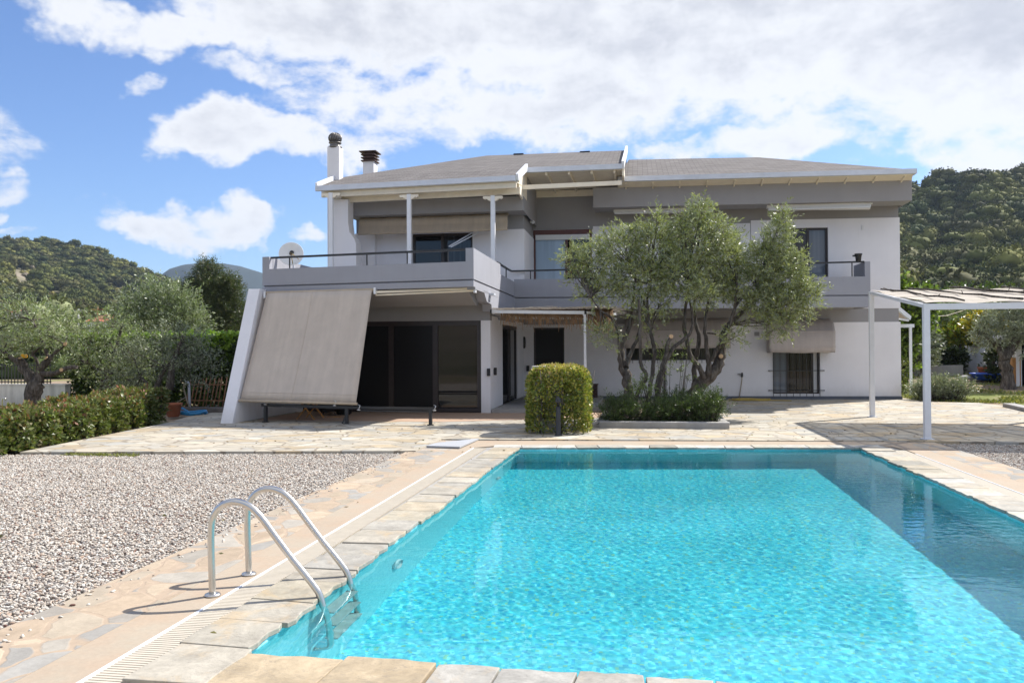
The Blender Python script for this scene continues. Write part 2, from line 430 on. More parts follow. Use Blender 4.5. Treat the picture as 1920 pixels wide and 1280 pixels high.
mat('cowl_metal', flat((.16, .15, .145), .3, 9.), .45, .6)
mat('brass', flat((.50, .36, .14), .1), .35, 1.)
def steel(N, b, p, g):
    f = N.noise(p, 3., 3, .5)
    N.put(b.inputs['Base Color'], N.mix(f, (.56, .54, .51), (.66, .645, .62))); b.inputs['Roughness'].default_value = .30
mat('steel', steel, .25, 1.)
def glass(c, c2=None, rough=.02, stripes=0., spec=.5):
    """window pane seen from the bright side: what is behind it reads as a dark or curtained film"""
    def fn(N, b, p, g):
        col = c
        if c2:
            x, y, z = N.sep(p)
            col = N.mix(N.rng(N.noise(N.comb(N.math('MULTIPLY', x, stripes), 0., N.math('MULTIPLY', z, .08)), 1., 3, .5), .35, .65), c, c2)
        N.put(b.inputs['Base Color'], col); b.inputs['IOR'].default_value = 1.5
        N.put(b.inputs['Normal'], N.bump(N.noise(p, .9, 2, .5), .05, .02))
    return fn
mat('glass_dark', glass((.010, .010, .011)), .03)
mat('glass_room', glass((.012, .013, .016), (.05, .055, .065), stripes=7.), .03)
mat('glass_curtain', glass((.27, .34, .42), (.50, .62, .74), stripes=2.2), .05)
mat('glass_pale', glass((.10, .12, .15), (.17, .20, .24), stripes=5.), .05)
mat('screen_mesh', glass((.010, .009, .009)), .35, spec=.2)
def fabric(c, stain):
    def fn(N, b, p, g):
        x, y, z = N.sep(p)
        st = N.noise(N.comb(N.math('MULTIPLY', x, 5.), 0., N.math('MULTIPLY', z, .55)), 1., 6, .65, .4)
        sp = N.noise(p, 3.1, 5, .65)
        f = N.math('MULTIPLY', N.rng(st, .28, .62, 1-stain, 1.04), N.rng(sp, .3, .7, .95, 1.05))
        col = N.mix(1., c, N.comb(f, f, N.math('MULTIPLY', f, .99)), 'MULTIPLY')
        N.put(b.inputs['Base Color'], col)
        N.put(b.inputs['Normal'], N.bump(N.noise(N.comb(N.math('MULTIPLY', x, 2.5), y, N.math('MULTIPLY', z, .5)), 1., 3, .5), .25, .05))
        t = N.new('ShaderNodeBsdfTranslucent'); N.put(t.inputs[0], col)
        m = N.new('ShaderNodeMixShader'); m.inputs[0].default_value = .16; N.l.new(b.outputs[0], m.inputs[1]); N.l.new(t.outputs[0], m.inputs[2]); return m
    return fn
mat('awning_grey', fabric((.635, .55, .475), .09), .9, spec=.1)
mat('awning_beige', fabric((.58, .475, .36), .10), .9, spec=.1)
mat('canopy_taupe', fabric((.60, .535, .505), .08), .85, spec=.2)
def shingles(N, b, p, g):
    br = N.new('ShaderNodeTexBrick'); br.offset = .5
    N.put(br.inputs['Vector'], N.vec('MULTIPLY', p, (1, 1, 0)))
    for k, v in (('Scale', 1.), ('Mortar Size', .011), ('Mortar Smooth', .3), ('Bias', 0.), ('Brick Width', .33), ('Row Height', .16)): br.inputs[k].default_value = v
    br.inputs['Color1'].default_value = (.155, .142, .135, 1); br.inputs['Color2'].default_value = (.205, .19, .182, 1); br.inputs['Mortar'].default_value = (.085, .078, .075, 1)
    n = N.noise(N.vec('MULTIPLY', p, (.6, 2.2, 1)), 1.6, 6, .65); k = N.noise(p, 55, 3, .7)
    c = N.mix(1., br.outputs[0], N.comb(*[N.math('ADD', N.rng(n, .3, .7, .80, 1.15), N.rng(k, .3, .7, -.13, .13))]*3), 'MULTIPLY')
    N.put(b.inputs['Base Color'], c); N.put(b.inputs['Normal'], N.bump(br.outputs['Fac'], .5, -.012))
mat('shingles', shingles, .95, spec=.15)
def slabs(scale, warp, cols, grout, gw, mask=None, sx=1., bump=.35):
    def fn(N, b, p, g):
        w = N.vec('ADD', N.vec('MULTIPLY', p, (sx, 1, 0)), N.vec('SCALE', N.vec('SUBTRACT', N.noise(p, 1.7, 3, .5, out='Color'), (.5,.5,.5)), warp))
        w = N.vec('MULTIPLY', w, (1, 1, 0))
        cell = N.voro(w, scale); e = N.voro(w, scale, 'DISTANCE_TO_EDGE', 'Distance')
        r, gg, bb = N.sep(cell)
        col = N.ramp(r, [(i/(len(cols)), c) for i, c in enumerate(cols)])
        for nd in b.id_data.nodes:
            if nd.type == 'VALTORGB': nd.color_ramp.interpolation = 'CONSTANT'
        f = N.math('MULTIPLY', N.rng(gg, 0, 1, .86, 1.12), N.rng(N.noise(p, 5.5, 7, .68), .3, .7, .84, 1.13))
        f = N.math('MULTIPLY', f, N.rng(N.noise(p, 45, 4, .7), .3, .7, .92, 1.08))
        col = N.mix(1., col, N.comb(f, f, f), 'MULTIPLY')
        col = N.mix(N.rng(N.noise(p, 2.3, 6, .7), .58, .72, 0, .35), col, (.42, .30, .19))
        ew = N.math('ADD', e, N.rng(N.noise(p, 14, 4, .6), .3, .7, -.014, .014))
        k = N.rng(ew, gw*.6, gw*1.2, 0., 1.)
        gf = N.rng(N.noise(p, 9, 5, .65), .3, .7, .88, 1.1)
        N.put(b.inputs['Base Color'], N.mix(k, N.mix(1., grout, N.comb(gf, gf, gf), 'MULTIPLY'), col))
        h = N.math('ADD', N.math('MULTIPLY', k, .6), N.math('MULTIPLY', N.noise(p, 13, 6, .65), .5))
        N.put(b.inputs['Normal'], N.bump(h, bump, .012))
    return fn
CREAM = [(.43,.385,.305), (.38,.355,.305), (.46,.43,.365), (.42,.345,.24), (.345,.335,.305), (.44,.395,.32), (.40,.365,.30)]
mat('flagstone', slabs(2.9, .30, CREAM, (.25, .215, .17), .038, sx=.68), .85, spec=.25)
mat('deck_stone', slabs(2.7, .42, [(.33,.30,.26), (.385,.325,.25), (.30,.285,.26), (.40,.315,.23), (.345,.315,.27), (.42,.34,.25)], (.385, .300, .222), .050, sx=1.35), .85, spec=.25)
def screed(c1, c2):
    def fn(N, b, p, g):
        a = N.noise(p, 2.1, 7, .65); k = N.noise(p, 38, 5, .7)
        f = N.math('MULTIPLY', N.rng(k, .3, .7, .93, 1.07), N.rng(N.noise(p, .7, 3), .3, .7, .95, 1.05))
        N.put(b.inputs['Base Color'], N.mix(1., N.mix(N.rng(a, .35, .65), c1, c2), N.comb(f, f, f), 'MULTIPLY'))
        N.put(b.inputs['Normal'], N.bump(k, .2, .004))
    return fn
mat('salmon_screed', screed((.395, .302, .222), (.375, .32, .25)), .88, spec=.25)
mat('porch_tiles', screed((.44, .30, .21), (.40, .29, .22)), .85, spec=.25)
def coping(N, b, p, g):
    a = N.new('ShaderNodeAttribute'); a.attribute_name = 'Col'
    n1 = N.noise(p, 4.2, 8, .68, .6); n2 = N.noise(p, 26, 6, .7)
    c = N.mix(1., a.outputs[0], N.comb(*[N.math('MULTIPLY', N.rng(n1, .3, .7, .60, 1.06), N.rng(n2, .3, .7, .86, 1.08))]*3), 'MULTIPLY')
    c = N.mix(N.rng(N.noise(p, 2.1, 7, .7, 1.2), .52, .70, 0, .60), c, (.47, .34, .19))
    v = N.noise(N.vec('MULTIPLY', p, (1, 2.2, 1)), 3.2, 8, .6, 1.5)
    vein = N.rng(N.math('ABSOLUTE', N.math('SUBTRACT', v, .5)), 0., .012, .45, 0.)
    c = N.mix(vein, c, (.16, .15, .14))
    N.put(b.inputs['Base Color'], c); N.put(b.inputs['Normal'], N.bump(n1, .5, .012, N.bump(n2, .2, .004)))
mat('coping_slate', coping, .78, spec=.3)
def ivory(N, b, p, g):
    f = N.rng(N.noise(p, 8, 5, .6), .3, .7, .93, 1.05); N.put(b.inputs['Base Color'], N.mix(1., (.53, .475, .385), N.comb(f, f, f), 'MULTIPLY'))
mat('grate_ivory', ivory, .5)
def pebble(N, b, p, g):
    oi = N.new('ShaderNodeObjectInfo')
    r = oi.outputs['Random']
    c = N.ramp(r, [(0, (.50,.455,.40)), (.16, (.61,.575,.52)), (.30, (.44,.39,.335)), (.42, (.54,.465,.39)), (.55, (.65,.62,.565)), (.68, (.41,.33,.265)), (.76, (.53,.475,.41)), (.86, (.31,.265,.23)), (.93, (.47,.345,.26)), (.975, (.19,.10,.08))])
    for nd in b.id_data.nodes:
        if nd.type == 'VALTORGB': nd.color_ramp.interpolation = 'CONSTANT'
    f = N.rng(N.noise(p, 3, 3, .6), .3, .7, .78, .98); N.put(b.inputs['Base Color'], N.mix(1., c, N.comb(f, f, f), 'MULTIPLY'))
mat('pebble', pebble, .75, spec=.3)
mat('pebble_bed', flat((.26, .235, .22), .35, 40), .95, spec=.1)
def pooltile(N, b, p, g):
    # glass mosaic of 25 mm tesserae; the warp imitates refraction by rippled water
    wob = N.vec('SCALE', N.vec('SUBTRACT', N.noise(p, 7, 3, .55, out='Color'), (.5,.5,.5)), .05)
    q = N.vec('ADD', p, wob); x, y, z = N.sep(q)
    s = N.new('ShaderNodeVectorMath', operation='SNAP'); N.put(s.inputs[0], N.comb(x, N.math('ADD', y, 0.), z)); s.inputs[1].default_value = (.027, .027, .027)
    wn = N.new('ShaderNodeTexWhiteNoise', noise_dimensions='3D'); N.put(wn.inputs['Vector'], s.outputs[0])
    c = N.ramp(wn.outputs['Value'], [(0, (.10,.60,.70)), (.30, (.07,.53,.69)), (.50, (.13,.65,.71)), (.68, (.19,.71,.75)), (.80, (.05,.44,.66)), (.88, (.28,.76,.80)), (.965, (.33,.62,.42))])
    for nd in b.id_data.nodes:
        if nd.type == 'VALTORGB': nd.color_ramp.interpolation = 'CONSTANT'
    big = N.rng(N.noise(p, .8, 4, .6), .3, .7, .82, 1.02)
    N.put(b.inputs['Base Color'], N.mix(1., c, N.comb(big, big, big), 'MULTIPLY'))
mat('pool_mosaic', pooltile, .35)
def walltile(N, b, p, g):
    q = N.vec('ADD', p, N.vec('SCALE', N.vec('SUBTRACT', N.noise(p, 7, 3, .55, out='Color'), (.5,.5,.5)), .03))
    s = N.new('ShaderNodeVectorMath', operation='SNAP'); N.put(s.inputs[0], q); s.inputs[1].default_value = (.027, .027, .027)
    wn = N.new('ShaderNodeTexWhiteNoise', noise_dimensions='3D'); N.put(wn.inputs['Vector'], s.outputs[0])
    N.put(b.inputs['Base Color'], N.ramp(wn.outputs['Value'], [(0, (.30,.74,.80)), (.5, (.40,.82,.86)), (1, (.50,.88,.91))]))
mat('pool_wall_tile', walltile, .35)

def water(N, b, p, g):
    x, y, z = N.sep(p)
    q = N.vec('MULTIPLY', p, (1.0, 1.9, 0))
    r1 = N.noise(q, 1.1, 3, .5, .3); r2 = N.noise(q, 4.2, 3, .55, .4); r3 = N.noise(q, 12., 2, .5)
    # the breeze ruffles the right-hand half more
    br = N.math('ADD', N.rng(N.noise(p, .35, 3, .5), .45, .62, .0, .25), N.rng(x, .8, 3.4, .0, 1.0))
    h = N.math('ADD', N.math('MULTIPLY', r1, .55), N.math('MULTIPLY', N.math('ADD', N.math('MULTIPLY', r2, .55), N.math('MULTIPLY', r3, .16)), N.math('ADD', .10, br)))
    nm = N.bump(h, .055, .05)
    gl = N.new('ShaderNodeBsdfGlass'); gl.inputs['Roughness'].default_value = 0.; gl.inputs['IOR'].default_value = 1.33
    N.put(gl.inputs[0], (.71, .97, .995)); N.put(gl.inputs['Normal'], nm); return gl
mat('water', water)
def foliage(trans=.22, gloss=.05, back=None, rough=.4):
    def fn(N, b, p, g):
        a = N.new('ShaderNodeAttribute'); a.attribute_name = 'Col'; c = a.outputs[0]
        if back: c = N.mix(N.math('MULTIPLY', g.outputs['Backfacing'], .75), c, back)
        N.put(b.inputs['Base Color'], c); b.inputs['Roughness'].default_value = rough; b.inputs['Specular IOR Level'].default_value = gloss*10
        t = N.new('ShaderNodeBsdfTranslucent'); N.put(t.inputs[0], N.mix(1., c, (1.15, 1.25, .65), 'MULTIPLY'))
        m = N.new('ShaderNodeMixShader'); m.inputs[0].default_value = trans; N.l.new(b.outputs[0], m.inputs[1]); N.l.new(t.outputs[0], m.inputs[2]); return m
    return fn
mat('leaf', foliage(.28, .05)); mat('leaf_olive', foliage(.20, .035, (.34, .37, .28), .38))
def leaf_inst(N, b, p, g):
    a = N.new('ShaderNodeAttribute'); a.attribute_name = 'Col'; t = N.new('ShaderNodeAttribute', attribute_type='INSTANCER'); t.attribute_name = 'tint'
    N.put(b.inputs['Base Color'], N.mix(1., a.outputs[0], t.outputs[0], 'MULTIPLY')); b.inputs['Roughness'].default_value = .8; b.inputs['Specular IOR Level'].default_value = .1
mat('leaf_far', leaf_inst)
def bark(N, b, p, g):
    n = N.noise(N.vec('MULTIPLY', p, (9, 9, 2.2)), 1.6, 8, .68, .6)
    N.put(b.inputs['Base Color'], N.ramp(n, [(.30, (.030,.025,.022)), (.5, (.105,.09,.078)), (.72, (.25,.225,.20))]))
    N.put(b.inputs['Normal'], N.bump(n, 1., .06))
mat('bark', bark, .95, spec=.15)
def ground(N, b, p, g):
    a = N.noise(p, .35, 7, .62); k = N.noise(p, 3.5, 6, .7); x, y, z = N.sep(p)
    dirt = N.mix(k, (.22, .165, .115), (.34, .27, .20)); grass = N.mix(k, (.10, .13, .03), (.20, .22, .06))
    band = N.math('MULTIPLY', N.rng(y, 26, 28, 0, 1), N.rng(y, 35, 31.5, 0, 1))
    f = N.rng(N.math('ADD', a, N.math('MULTIPLY', band, .07)), .50, .60, 0, .95)
    far = N.rng(y, 70, 110, 0, .7)
    N.put(b.inputs['Base Color'], N.mix(N.math('MAXIMUM', f, far), dirt, grass))
    N.put(b.inputs['Normal'], N.bump(k, .6, .05))
mat('earth', ground, .95, spec=.1)
def hillsoil(N, b, p, g):
    a = N.noise(p, .025, 8, .65); k = N.noise(p, .22, 8, .7)
    N.put(b.inputs['Base Color'], N.mix(N.rng(a, .4, .6), N.mix(k, (.20,.165,.125), (.32,.27,.215)), N.mix(k, (.09,.095,.05), (.19,.18,.10))))
    N.put(b.inputs['Normal'], N.bump(k, .8, 1.2))
mat('hill_soil', hillsoil, .95, spec=.1)
def mountain(N, b, p, g):
    k = N.noise(p, .012, 9, .68); z = N.sep(p)[2]
    cliff = N.math('MULTIPLY', N.rng(N.noise(N.vec('MULTIPLY', p, (1, 1, 4)), .016, 5, .6), .55, .65, 0, 1), N.rng(z, 200, 260, 0, .55))
    N.put(b.inputs['Base Color'], N.mix(cliff, N.mix(k, (.020,.030,.034), (.045,.055,.052)), (.12,.11,.105)))  # cloud shadow over the scrub is put into these dark colours
mat('shadowed_scrub', mountain, .95, spec=.1)
def thatch(N, b, p, g):
    x, y, z = N.sep(p)
    s = N.noise(N.comb(N.math('MULTIPLY', x, 1.2), N.math('MULTIPLY', y, 60), 0.), 1., 4, .6); big = N.noise(N.comb(N.math('MULTIPLY', x, .6), N.math('MULTIPLY', y, 3.0), 0.), 1., 5, .6, .5)
    c = N.mix(s, (.38, .32, .26), (.66, .61, .54)); f = N.rng(big, .3, .7, .72, 1.2)
    N.put(b.inputs['Base Color'], N.mix(1., c, N.comb(f, f, f), 'MULTIPLY')); N.put(b.inputs['Normal'], N.bump(s, .5, .01))
    tr = N.new('ShaderNodeBsdfTransparent'); m = N.new('ShaderNodeMixShader'); m.inputs[0].default_value = .20; N.l.new(b.outputs[0], m.inputs[1]); N.l.new(tr.outputs[0], m.inputs[2]); return m
mat('cane_mat', thatch, .9, spec=.15)
# ------------------------------------------------------------------ ground, pool, terrace
def struct(o, label, cat, kind='structure'): return tag(o, label, cat, None, kind)
PX0, PX1, PY0, PY1 = -2.2, 3.72, 4.30, 14.4
def build_ground():
    xs = [-2700,-900,-300,-120,-60,-30,-20,-14,PX0-.45,PX1+.45,8.6,10,12,15,18,22,26,30,36,44,54,66,90,140,300,900,2700]
    ys = [-2700,-900,-200,-60,-20,0,PY0-.42,PY1+.75,20,25,27,29,32,36,40,45,50,56,63,70,90,140,300,900,2700]
    vi = {}; V = []; F = []
    def v(i, j):
        if (i, j) not in vi: vi[i, j] = len(V); V.append((xs[i], ys[j], gz(xs[i], ys[j])-.05))
        return vi[i, j]
    for i in range(len(xs)-1):
        for j in range(len(ys)-1):
            if xs[i] == PX0-.45 and ys[j] == PY0-.42: continue
            F.append((v(i,j), v(i+1,j), v(i+1,j+1), v(i,j+1)))
    mb = MB(); mb.mesh(V, F); struct(mb.build('ground', 'earth'), 'dry earth and weeds of the plot around the house', 'ground')
build_ground()
TL, TR_ = (PX0+.12, 14.08), (3.70, 14.72)     # far corners of the water: the end wall is not quite square
def build_pool():
    pool = thing('swimming_pool', 'rectangular swimming pool lined with turquoise mosaic under clear water', 'swimming pool', (.8, 9.3, 0))
    A, B, Cc, D = Vector((PX0, PY0, 0)), Vector((PX1, PY0-.06, 0)), Vector((*TR_, 0)), Vector((*TL, 0))
    zf = -1.38; zt = .0
    mb = MB(); q = [A, B, Cc, D]; fl = [Vector((p.x, p.y, zf)) for p in q]; tp = [Vector((p.x, p.y, zt)) for p in q]
    mb.face(fl); mb.build('pool_floor', 'pool_mosaic', pool); mb = MB()
    for i in range(4): j = (i+1) % 4; mb.face([fl[j], fl[i], tp[i], tp[j]])
    mb.build('basin_wall', 'pool_wall_tile', pool)
    rnd = random.Random(5)
    # coping: one row of slate slabs on each side, each a little different
    cols = [(.45,.41,.34), (.48,.43,.335), (.40,.375,.325), (.50,.46,.385), (.46,.395,.295), (.37,.35,.31), (.49,.45,.375), (.48,.39,.27)]
    far = [(.54,.52,.46), (.50,.47,.41), (.56,.545,.50), (.45,.42,.35), (.36,.34,.29)]
    def row(p, q_, wid, side, pal, l0=.32, l1=.62, hz=.03):
        p, q_ = Vector(p), Vector(q_); d = (q_-p).normalized(); n = Vector((-d.y, d.x, 0))*side; L = (q_-p).length; s = 0
        m = MB(); sk = 0
        while s < L-.05:
            e = min(s+rnd.uniform(l0, l1), L)
            if L-e < .2: e = L
            g = .006; lip = rnd.uniform(-.018, .02); z = hz+rnd.uniform(-.006, .006); m.col = rnd.choice(pal)
            k = rnd.uniform(.85, 1.1); m.col = tuple(c*k for c in m.col)
            # ragged inner edge over the water
            sk2 = rnd.uniform(-.045, .045) if e < L else 0
            inner = [p+d*(s+g+(e-s-2*g)*t)-n*(.03+lip+rnd.uniform(-.014, .014)) for t in (0, .2, .4, .6, .8, 1)]
            outer = [p+d*(e-g+sk2)+n*(wid+rnd.uniform(-.012,.012)), p+d*((s+e)/2)+n*(wid+rnd.uniform(-.012,.012)), p+d*(s+g+sk)+n*(wid+rnd.uniform(-.012,.012))]; sk = sk2
            m.prism([Vector((a.x, a.y, z-.035)) for a in inner+outer], (0, 0, .035)); s = e
        return m
    w = .42
    pieces = [row((PX0, PY0-w, 0), (TL[0], TL[1]+.02, 0), w, 1, cols), row((TR_[0], TR_[1]+.02, 0), (PX1, PY0-w, 0), w, 1, far+cols[:4]),
              row((PX0+.0, PY0, 0), (PX1, PY0-.06, 0), w, -1, [(.45,.42,.37), (.40,.385,.35), (.47,.45,.41), (.43,.41,.37), (.50,.40,.27)]), row((TR_[0]+w, TR_[1]+.02, 0), (TL[0]-w, TL[1]-.03, 0), w*.85, -1, far)]
    m = MB()
    for k in pieces:
        i = len(m.v); m.v += k.v; m.f += [tuple(a+i for a in f) for f in k.f]; m.c += k.c; m.sm += k.sm
    m.build('coping', 'coping_slate', pool, .006)
    # bed under slabs and grating, with the white lip of the overflow gutter
    mb = MB()
    mb.box((PX0-.64, PY0-.70, -.045), (PX0-.03, 14.2, -.012)); mb.box((PX1+.03, PY0-.70, -.045), (PX1+.66, 14.7, -.012))
    mb.box((PX0-.03, PY0-.70, -.045), (PX1+.03, PY0-.03, -.012))
    mb.prism([(TL[0]-.62, TL[1]+.03, -.045), (TR_[0]+.66, TR_[1]+.06, -.045), (TR_[0]+.66, TR_[1]+.42, -.045), (TL[0]-.62, TL[1]+.40, -.045)], (0, 0, .033))
    mb.build('coping_bed', 'concrete', pool)
    mb = MB()
    def slats(x0, x1, y0, y1, along):
        s = y0 if along == 'y' else x0
        while s < (y1 if along == 'y' else x1):
            if along == 'y': mb.box((x0, s, -.008), (x1, s+.022, .006))
            else: mb.box((s, y0, -.008), (s+.022, y1, .006))
            s += .031
    slats(PX0-.635, PX0-.435, PY0-.66, 14.1, 'y'); slats(PX1+.435, PX1+.635, PY0-.66, 14.6, 'y'); slats(PX0-.42, PX1+.42, PY0-.64, PY0-.435, 'x')
    mb.build('overflow_grating', 'grate_ivory', pool)
    mb = MB()
    for x in (PX0-.66, PX1+.645): mb.box((x, PY0-.68, -.01), (x+.018, 14.1, .010))
    mb.build_each('grating_rim', 'white_metal', pool)
    for px, py, r in ((748, 1057, .115), (928, 898, .10), (968, 860, .10)):
        # follow the sight line through the water surface to the left wall
        d_ = FW + RT*((px-960)/FPX) - UP*((py-640)/FPX); Q = EYE + d_*((-.024-CAMZ)/d_.z); d_.normalize()
        hx, hy = d_.x/1.33, d_.y/1.33; hz = -math.sqrt(1-hx*hx-hy*hy); t_ = (PX0+.06-Q.x)/hx; Y = Q.y+hy*t_; zz = max(-1.1, -.024+hz*t_)
        xw = PX0+.12*(Y-PY0)/(14.08-PY0)
        mb = MB(); mb.lathe((xw+.002, Y, zz), [(r, 0), (r, .02), (r*.8, .035), (r*.78, .02), (.01, .02)], 24, (1, 0, 0)); mb.build('pool_light', 'shutter_white', pool)
    mb = MB(); xw = PX0+.05; mb.lathe((xw, 9.4, -.14), [(.03, 0), (.035, .02), (.015, .03)], 14, (1, 0, 0)); mb.build('inlet_nozzle', 'shutter_white', pool)
    # water: a finely rippled sheet
    nx, ny = 380, 640
    u = np.linspace(0, 1, nx); v = np.linspace(0, 1, ny); U, Vv = np.meshgrid(u, v)
    P = (1-U)[..., None]*((1-Vv)[..., None]*np.array([A.x-.02, A.y-.02]) + Vv[..., None]*np.array([D.x-.02, D.y+.02])) + U[..., None]*((1-Vv)[..., None]*np.array([B.x+.02, B.y-.02]) + Vv[..., None]*np.array([Cc.x+.02, Cc.y+.02]))
    r = np.random.default_rng(3); H = np.zeros_like(U)
    for k in range(46):
        th = r.normal(.9, .75); lam = r.uniform(.055, .20); a = .000034*lam/.15
        H += a*np.sin((P[..., 0]*math.cos(th)+P[..., 1]*math.sin(th))*2*PI/lam + r.uniform(0, 2*PI))
    V = np.concatenate([P, (H-.024)[..., None]], axis=2).reshape(-1, 3)
    i = np.arange(nx*ny).reshape(ny, nx); F = np.stack([i[:-1, :-1], i[:-1, 1:], i[1:, 1:], i[1:, :-1]], axis=-1).reshape(-1, 4)
    o = npmesh('pool_water', V, F, 'water'); o.data.polygons.foreach_set('use_smooth', np.ones(len(F), dtype=bool))
    struct(o, 'clear rippled turquoise water filling the swimming pool', 'water')
    o.cycles.is_caustics_caster = True
    for ob in bpy.data.objects:
        if ob.parent == pool: ob.cycles.is_caustics_receiver = True
    sl.cycles.is_caustics_light = True
    return pool
build_pool()
def build_paving():
    def slab(poly, name, matn, z0, z1, label, cat='paving'):
        mb = MB(); mb.prism([(x, y, z0) for x, y in poly], (0, 0, z1-z0)); struct(mb.build(name, matn), label, cat)
    slab([(-10.3,12.5),(-3.70,13.42),(-3.70,15.25),(5.25,15.85),(8.0,15.75),(13.5,15.9),(13.5,21.6),(10.03,23.6),(10.4,25.5),(10.2,26.9),(8.75,27.6),(8.8,31.5),(-12.2,31.5),(-11.5,19.8),(-11.0,18.0)],
         'terrace', 'flagstone', -.2, .028, 'cream flagstone terrace laid in irregular pieces before the house', 'terrace')
    slab([(-9.2,18.95),(-4.55,18.85),(-3.6,19.3),(-.9,20.4),(-.9,23.),(-3.0,23.),(-3.5,21.9),(-9.2,22.3)], 'porch_floor', 'porch_tiles', .0285, .034, 'smooth terracotta coloured floor under the overhanging balcony', 'floor')
    slab([(-3.86,-4),(PX0-.98,-4),(PX0-.98,14.15),(-2.95,15.2),(-3.70,15.2),(-3.70,13.42),(-3.86,13.40)], 'pool_deck', 'deck_stone', -.15, .012, 'grey stones set in salmon mortar along the pool', 'deck')
    slab([(PX0-.98,-4),(PX0-.66,-4),(PX0-.66,14.1),(TL[0]-.42,14.45),(TR_[0]+.6,15.1),(PX1+.66,14.6),(PX1+.66,-4),(PX1+1.0,-4),(PX1+1.0,15.84),(-2.95,15.22),(PX0-.98,14.2)], 'pool_border', 'salmon_screed', -.15, .010, 'plain salmon cement band running round the pool', 'deck')
    slab([(PX1+1.0,-4),(5.22,-4),(5.22,15.85),(PX1+1.0,15.84)], 'pool_walk', 'deck_stone', -.15, .0105, 'stone walk between the pool and the right gravel bed', 'deck')
    slab([(PX0-.66,-4),(PX1+.66,-4),(PX1+.66,PY0-.70),(PX0-.66,PY0-.70)], 'near_deck', 'deck_stone', -.15, .0102, 'stone deck at the near end of the pool', 'deck')
    mb = MB(); mb.prism([(-3.66,13.98,.02),(-3.05,13.90,.02),(-2.98,15.25,.02),(-3.60,14.45,.02),(-3.62,14.36,.02)], (0,0,.03))
    tag(mb.build('cover_plate', 'plate_grey', None, .004), 'flat pale grey plate lying on the deck by the far pool corner', 'cover plate')
    # gravel: a bed and scattered pebbles
    for name, poly, dens, label in (('gravel', [(-13,2.0),(-3.87,2.0),(-3.87,13.36),(-10.3,12.47),(-13,12.2)], 2300, 'pale grey and pinkish gravel covering the ground left of the pool'),
                               ('gravel', [(5.23,8.5),(13.5,8.5),(13.5,15.86),(8.,15.72),(5.23,15.82)], 1500, 'pale gravel bed right of the pool beside the pergola'),
                               ('gravel', [(-3.86,3.5),(-3.62,3.5),(-3.66,13.3),(-3.86,13.3)], 75, 'stray pebbles kicked onto the stone deck beside the gravel')):
        stray = dens < 100; mb = MB(); mb.face([(x, y, .0125 if stray else -.035) for x, y in poly]); o = mb.build(name, 'pebble_bed'); tag(o, label, 'gravel', None, 'stuff')
        o.data.materials.append(M['pebble'])
        ng = bpy.data.node_groups.new('pebbles', 'GeometryNodeTree')
        ng.interface.new_socket('Geometry', in_out='INPUT', socket_type='NodeSocketGeometry'); ng.interface.new_socket('Geometry', in_out='OUTPUT', socket_type='NodeSocketGeometry')
        n, l = ng.nodes, ng.links
        gi, go = n.new('NodeGroupInput'), n.new('NodeGroupOutput')
        dp = n.new('GeometryNodeDistributePointsOnFaces'); dp.inputs['Density'].default_value = dens
        ico = n.new('GeometryNodeMeshIcoSphere'); ico.inputs['Radius'].default_value = 1.; ico.inputs['Subdivisions'].default_value = 2
        sm = n.new('GeometryNodeSetMaterial'); sm.inputs['Material'].default_value = M['pebble']
        sh = n.new('GeometryNodeSetShadeSmooth')
        # knock the ball out of round
        nz = n.new('ShaderNodeTexNoise'); nz.inputs['Scale'].default_value = 1.4
        off = n.new('ShaderNodeVectorMath'); off.operation = 'SUBTRACT'; off.inputs[1].default_value = (.5,.5,.5); l.new(nz.outputs['Color'], off.inputs[0])
        sc_ = n.new('ShaderNodeVectorMath'); sc_.operation = 'SCALE'; sc_.inputs['Scale'].default_value = .9; l.new(off.outputs[0], sc_.inputs[0])
        sp = n.new('GeometryNodeSetPosition'); l.new(ico.outputs[0], sp.inputs[0]); l.new(sc_.outputs[0], sp.inputs['Offset'])
        l.new(sp.outputs[0], sh.inputs[0]); l.new(sh.outputs[0], sm.inputs[0])
        ip = n.new('GeometryNodeInstanceOnPoints'); l.new(gi.outputs[0], dp.inputs[0]); l.new(dp.outputs['Points'], ip.inputs['Points']); l.new(sm.outputs[0], ip.inputs['Instance'])
        rr = n.new('FunctionNodeRandomValue'); rr.data_type = 'FLOAT_VECTOR'; rr.inputs[0].default_value = (-.5,-.5,0); rr.inputs[1].default_value = (.5,.5,6.28); l.new(rr.outputs[0], ip.inputs['Rotation'])
        rs = n.new('FunctionNodeRandomValue'); rs.data_type = 'FLOAT_VECTOR'; rs.inputs['Seed'].default_value = 7; rs.inputs[0].default_value = (.006,.005,.004); rs.inputs[1].default_value = (.020,.0145,.0105); l.new(rs.outputs[0], ip.inputs['Scale'])
        rz = n.new('FunctionNodeRandomValue'); rz.data_type = 'FLOAT_VECTOR'; rz.inputs['Seed'].default_value = 3; rz.inputs[0].default_value = (0,0,.0); rz.inputs[1].default_value = (0,0,.004 if stray else .022)
        tr = n.new('GeometryNodeSetPosition'); l.new(dp.outputs['Points'], tr.inputs[0]); l.new(rz.outputs[0], tr.inputs['Offset']); l.new(tr.outputs[0], ip.inputs['Points'])
        jn = n.new('GeometryNodeJoinGeometry'); (None if stray else l.new(gi.outputs[0], jn.inputs[0])); l.new(ip.outputs[0], jn.inputs[0]); l.new(jn.outputs[0], go.inputs[0])
        md = o.modifiers.new('pebbles', 'NODES'); md.node_group = ng
build_paving()

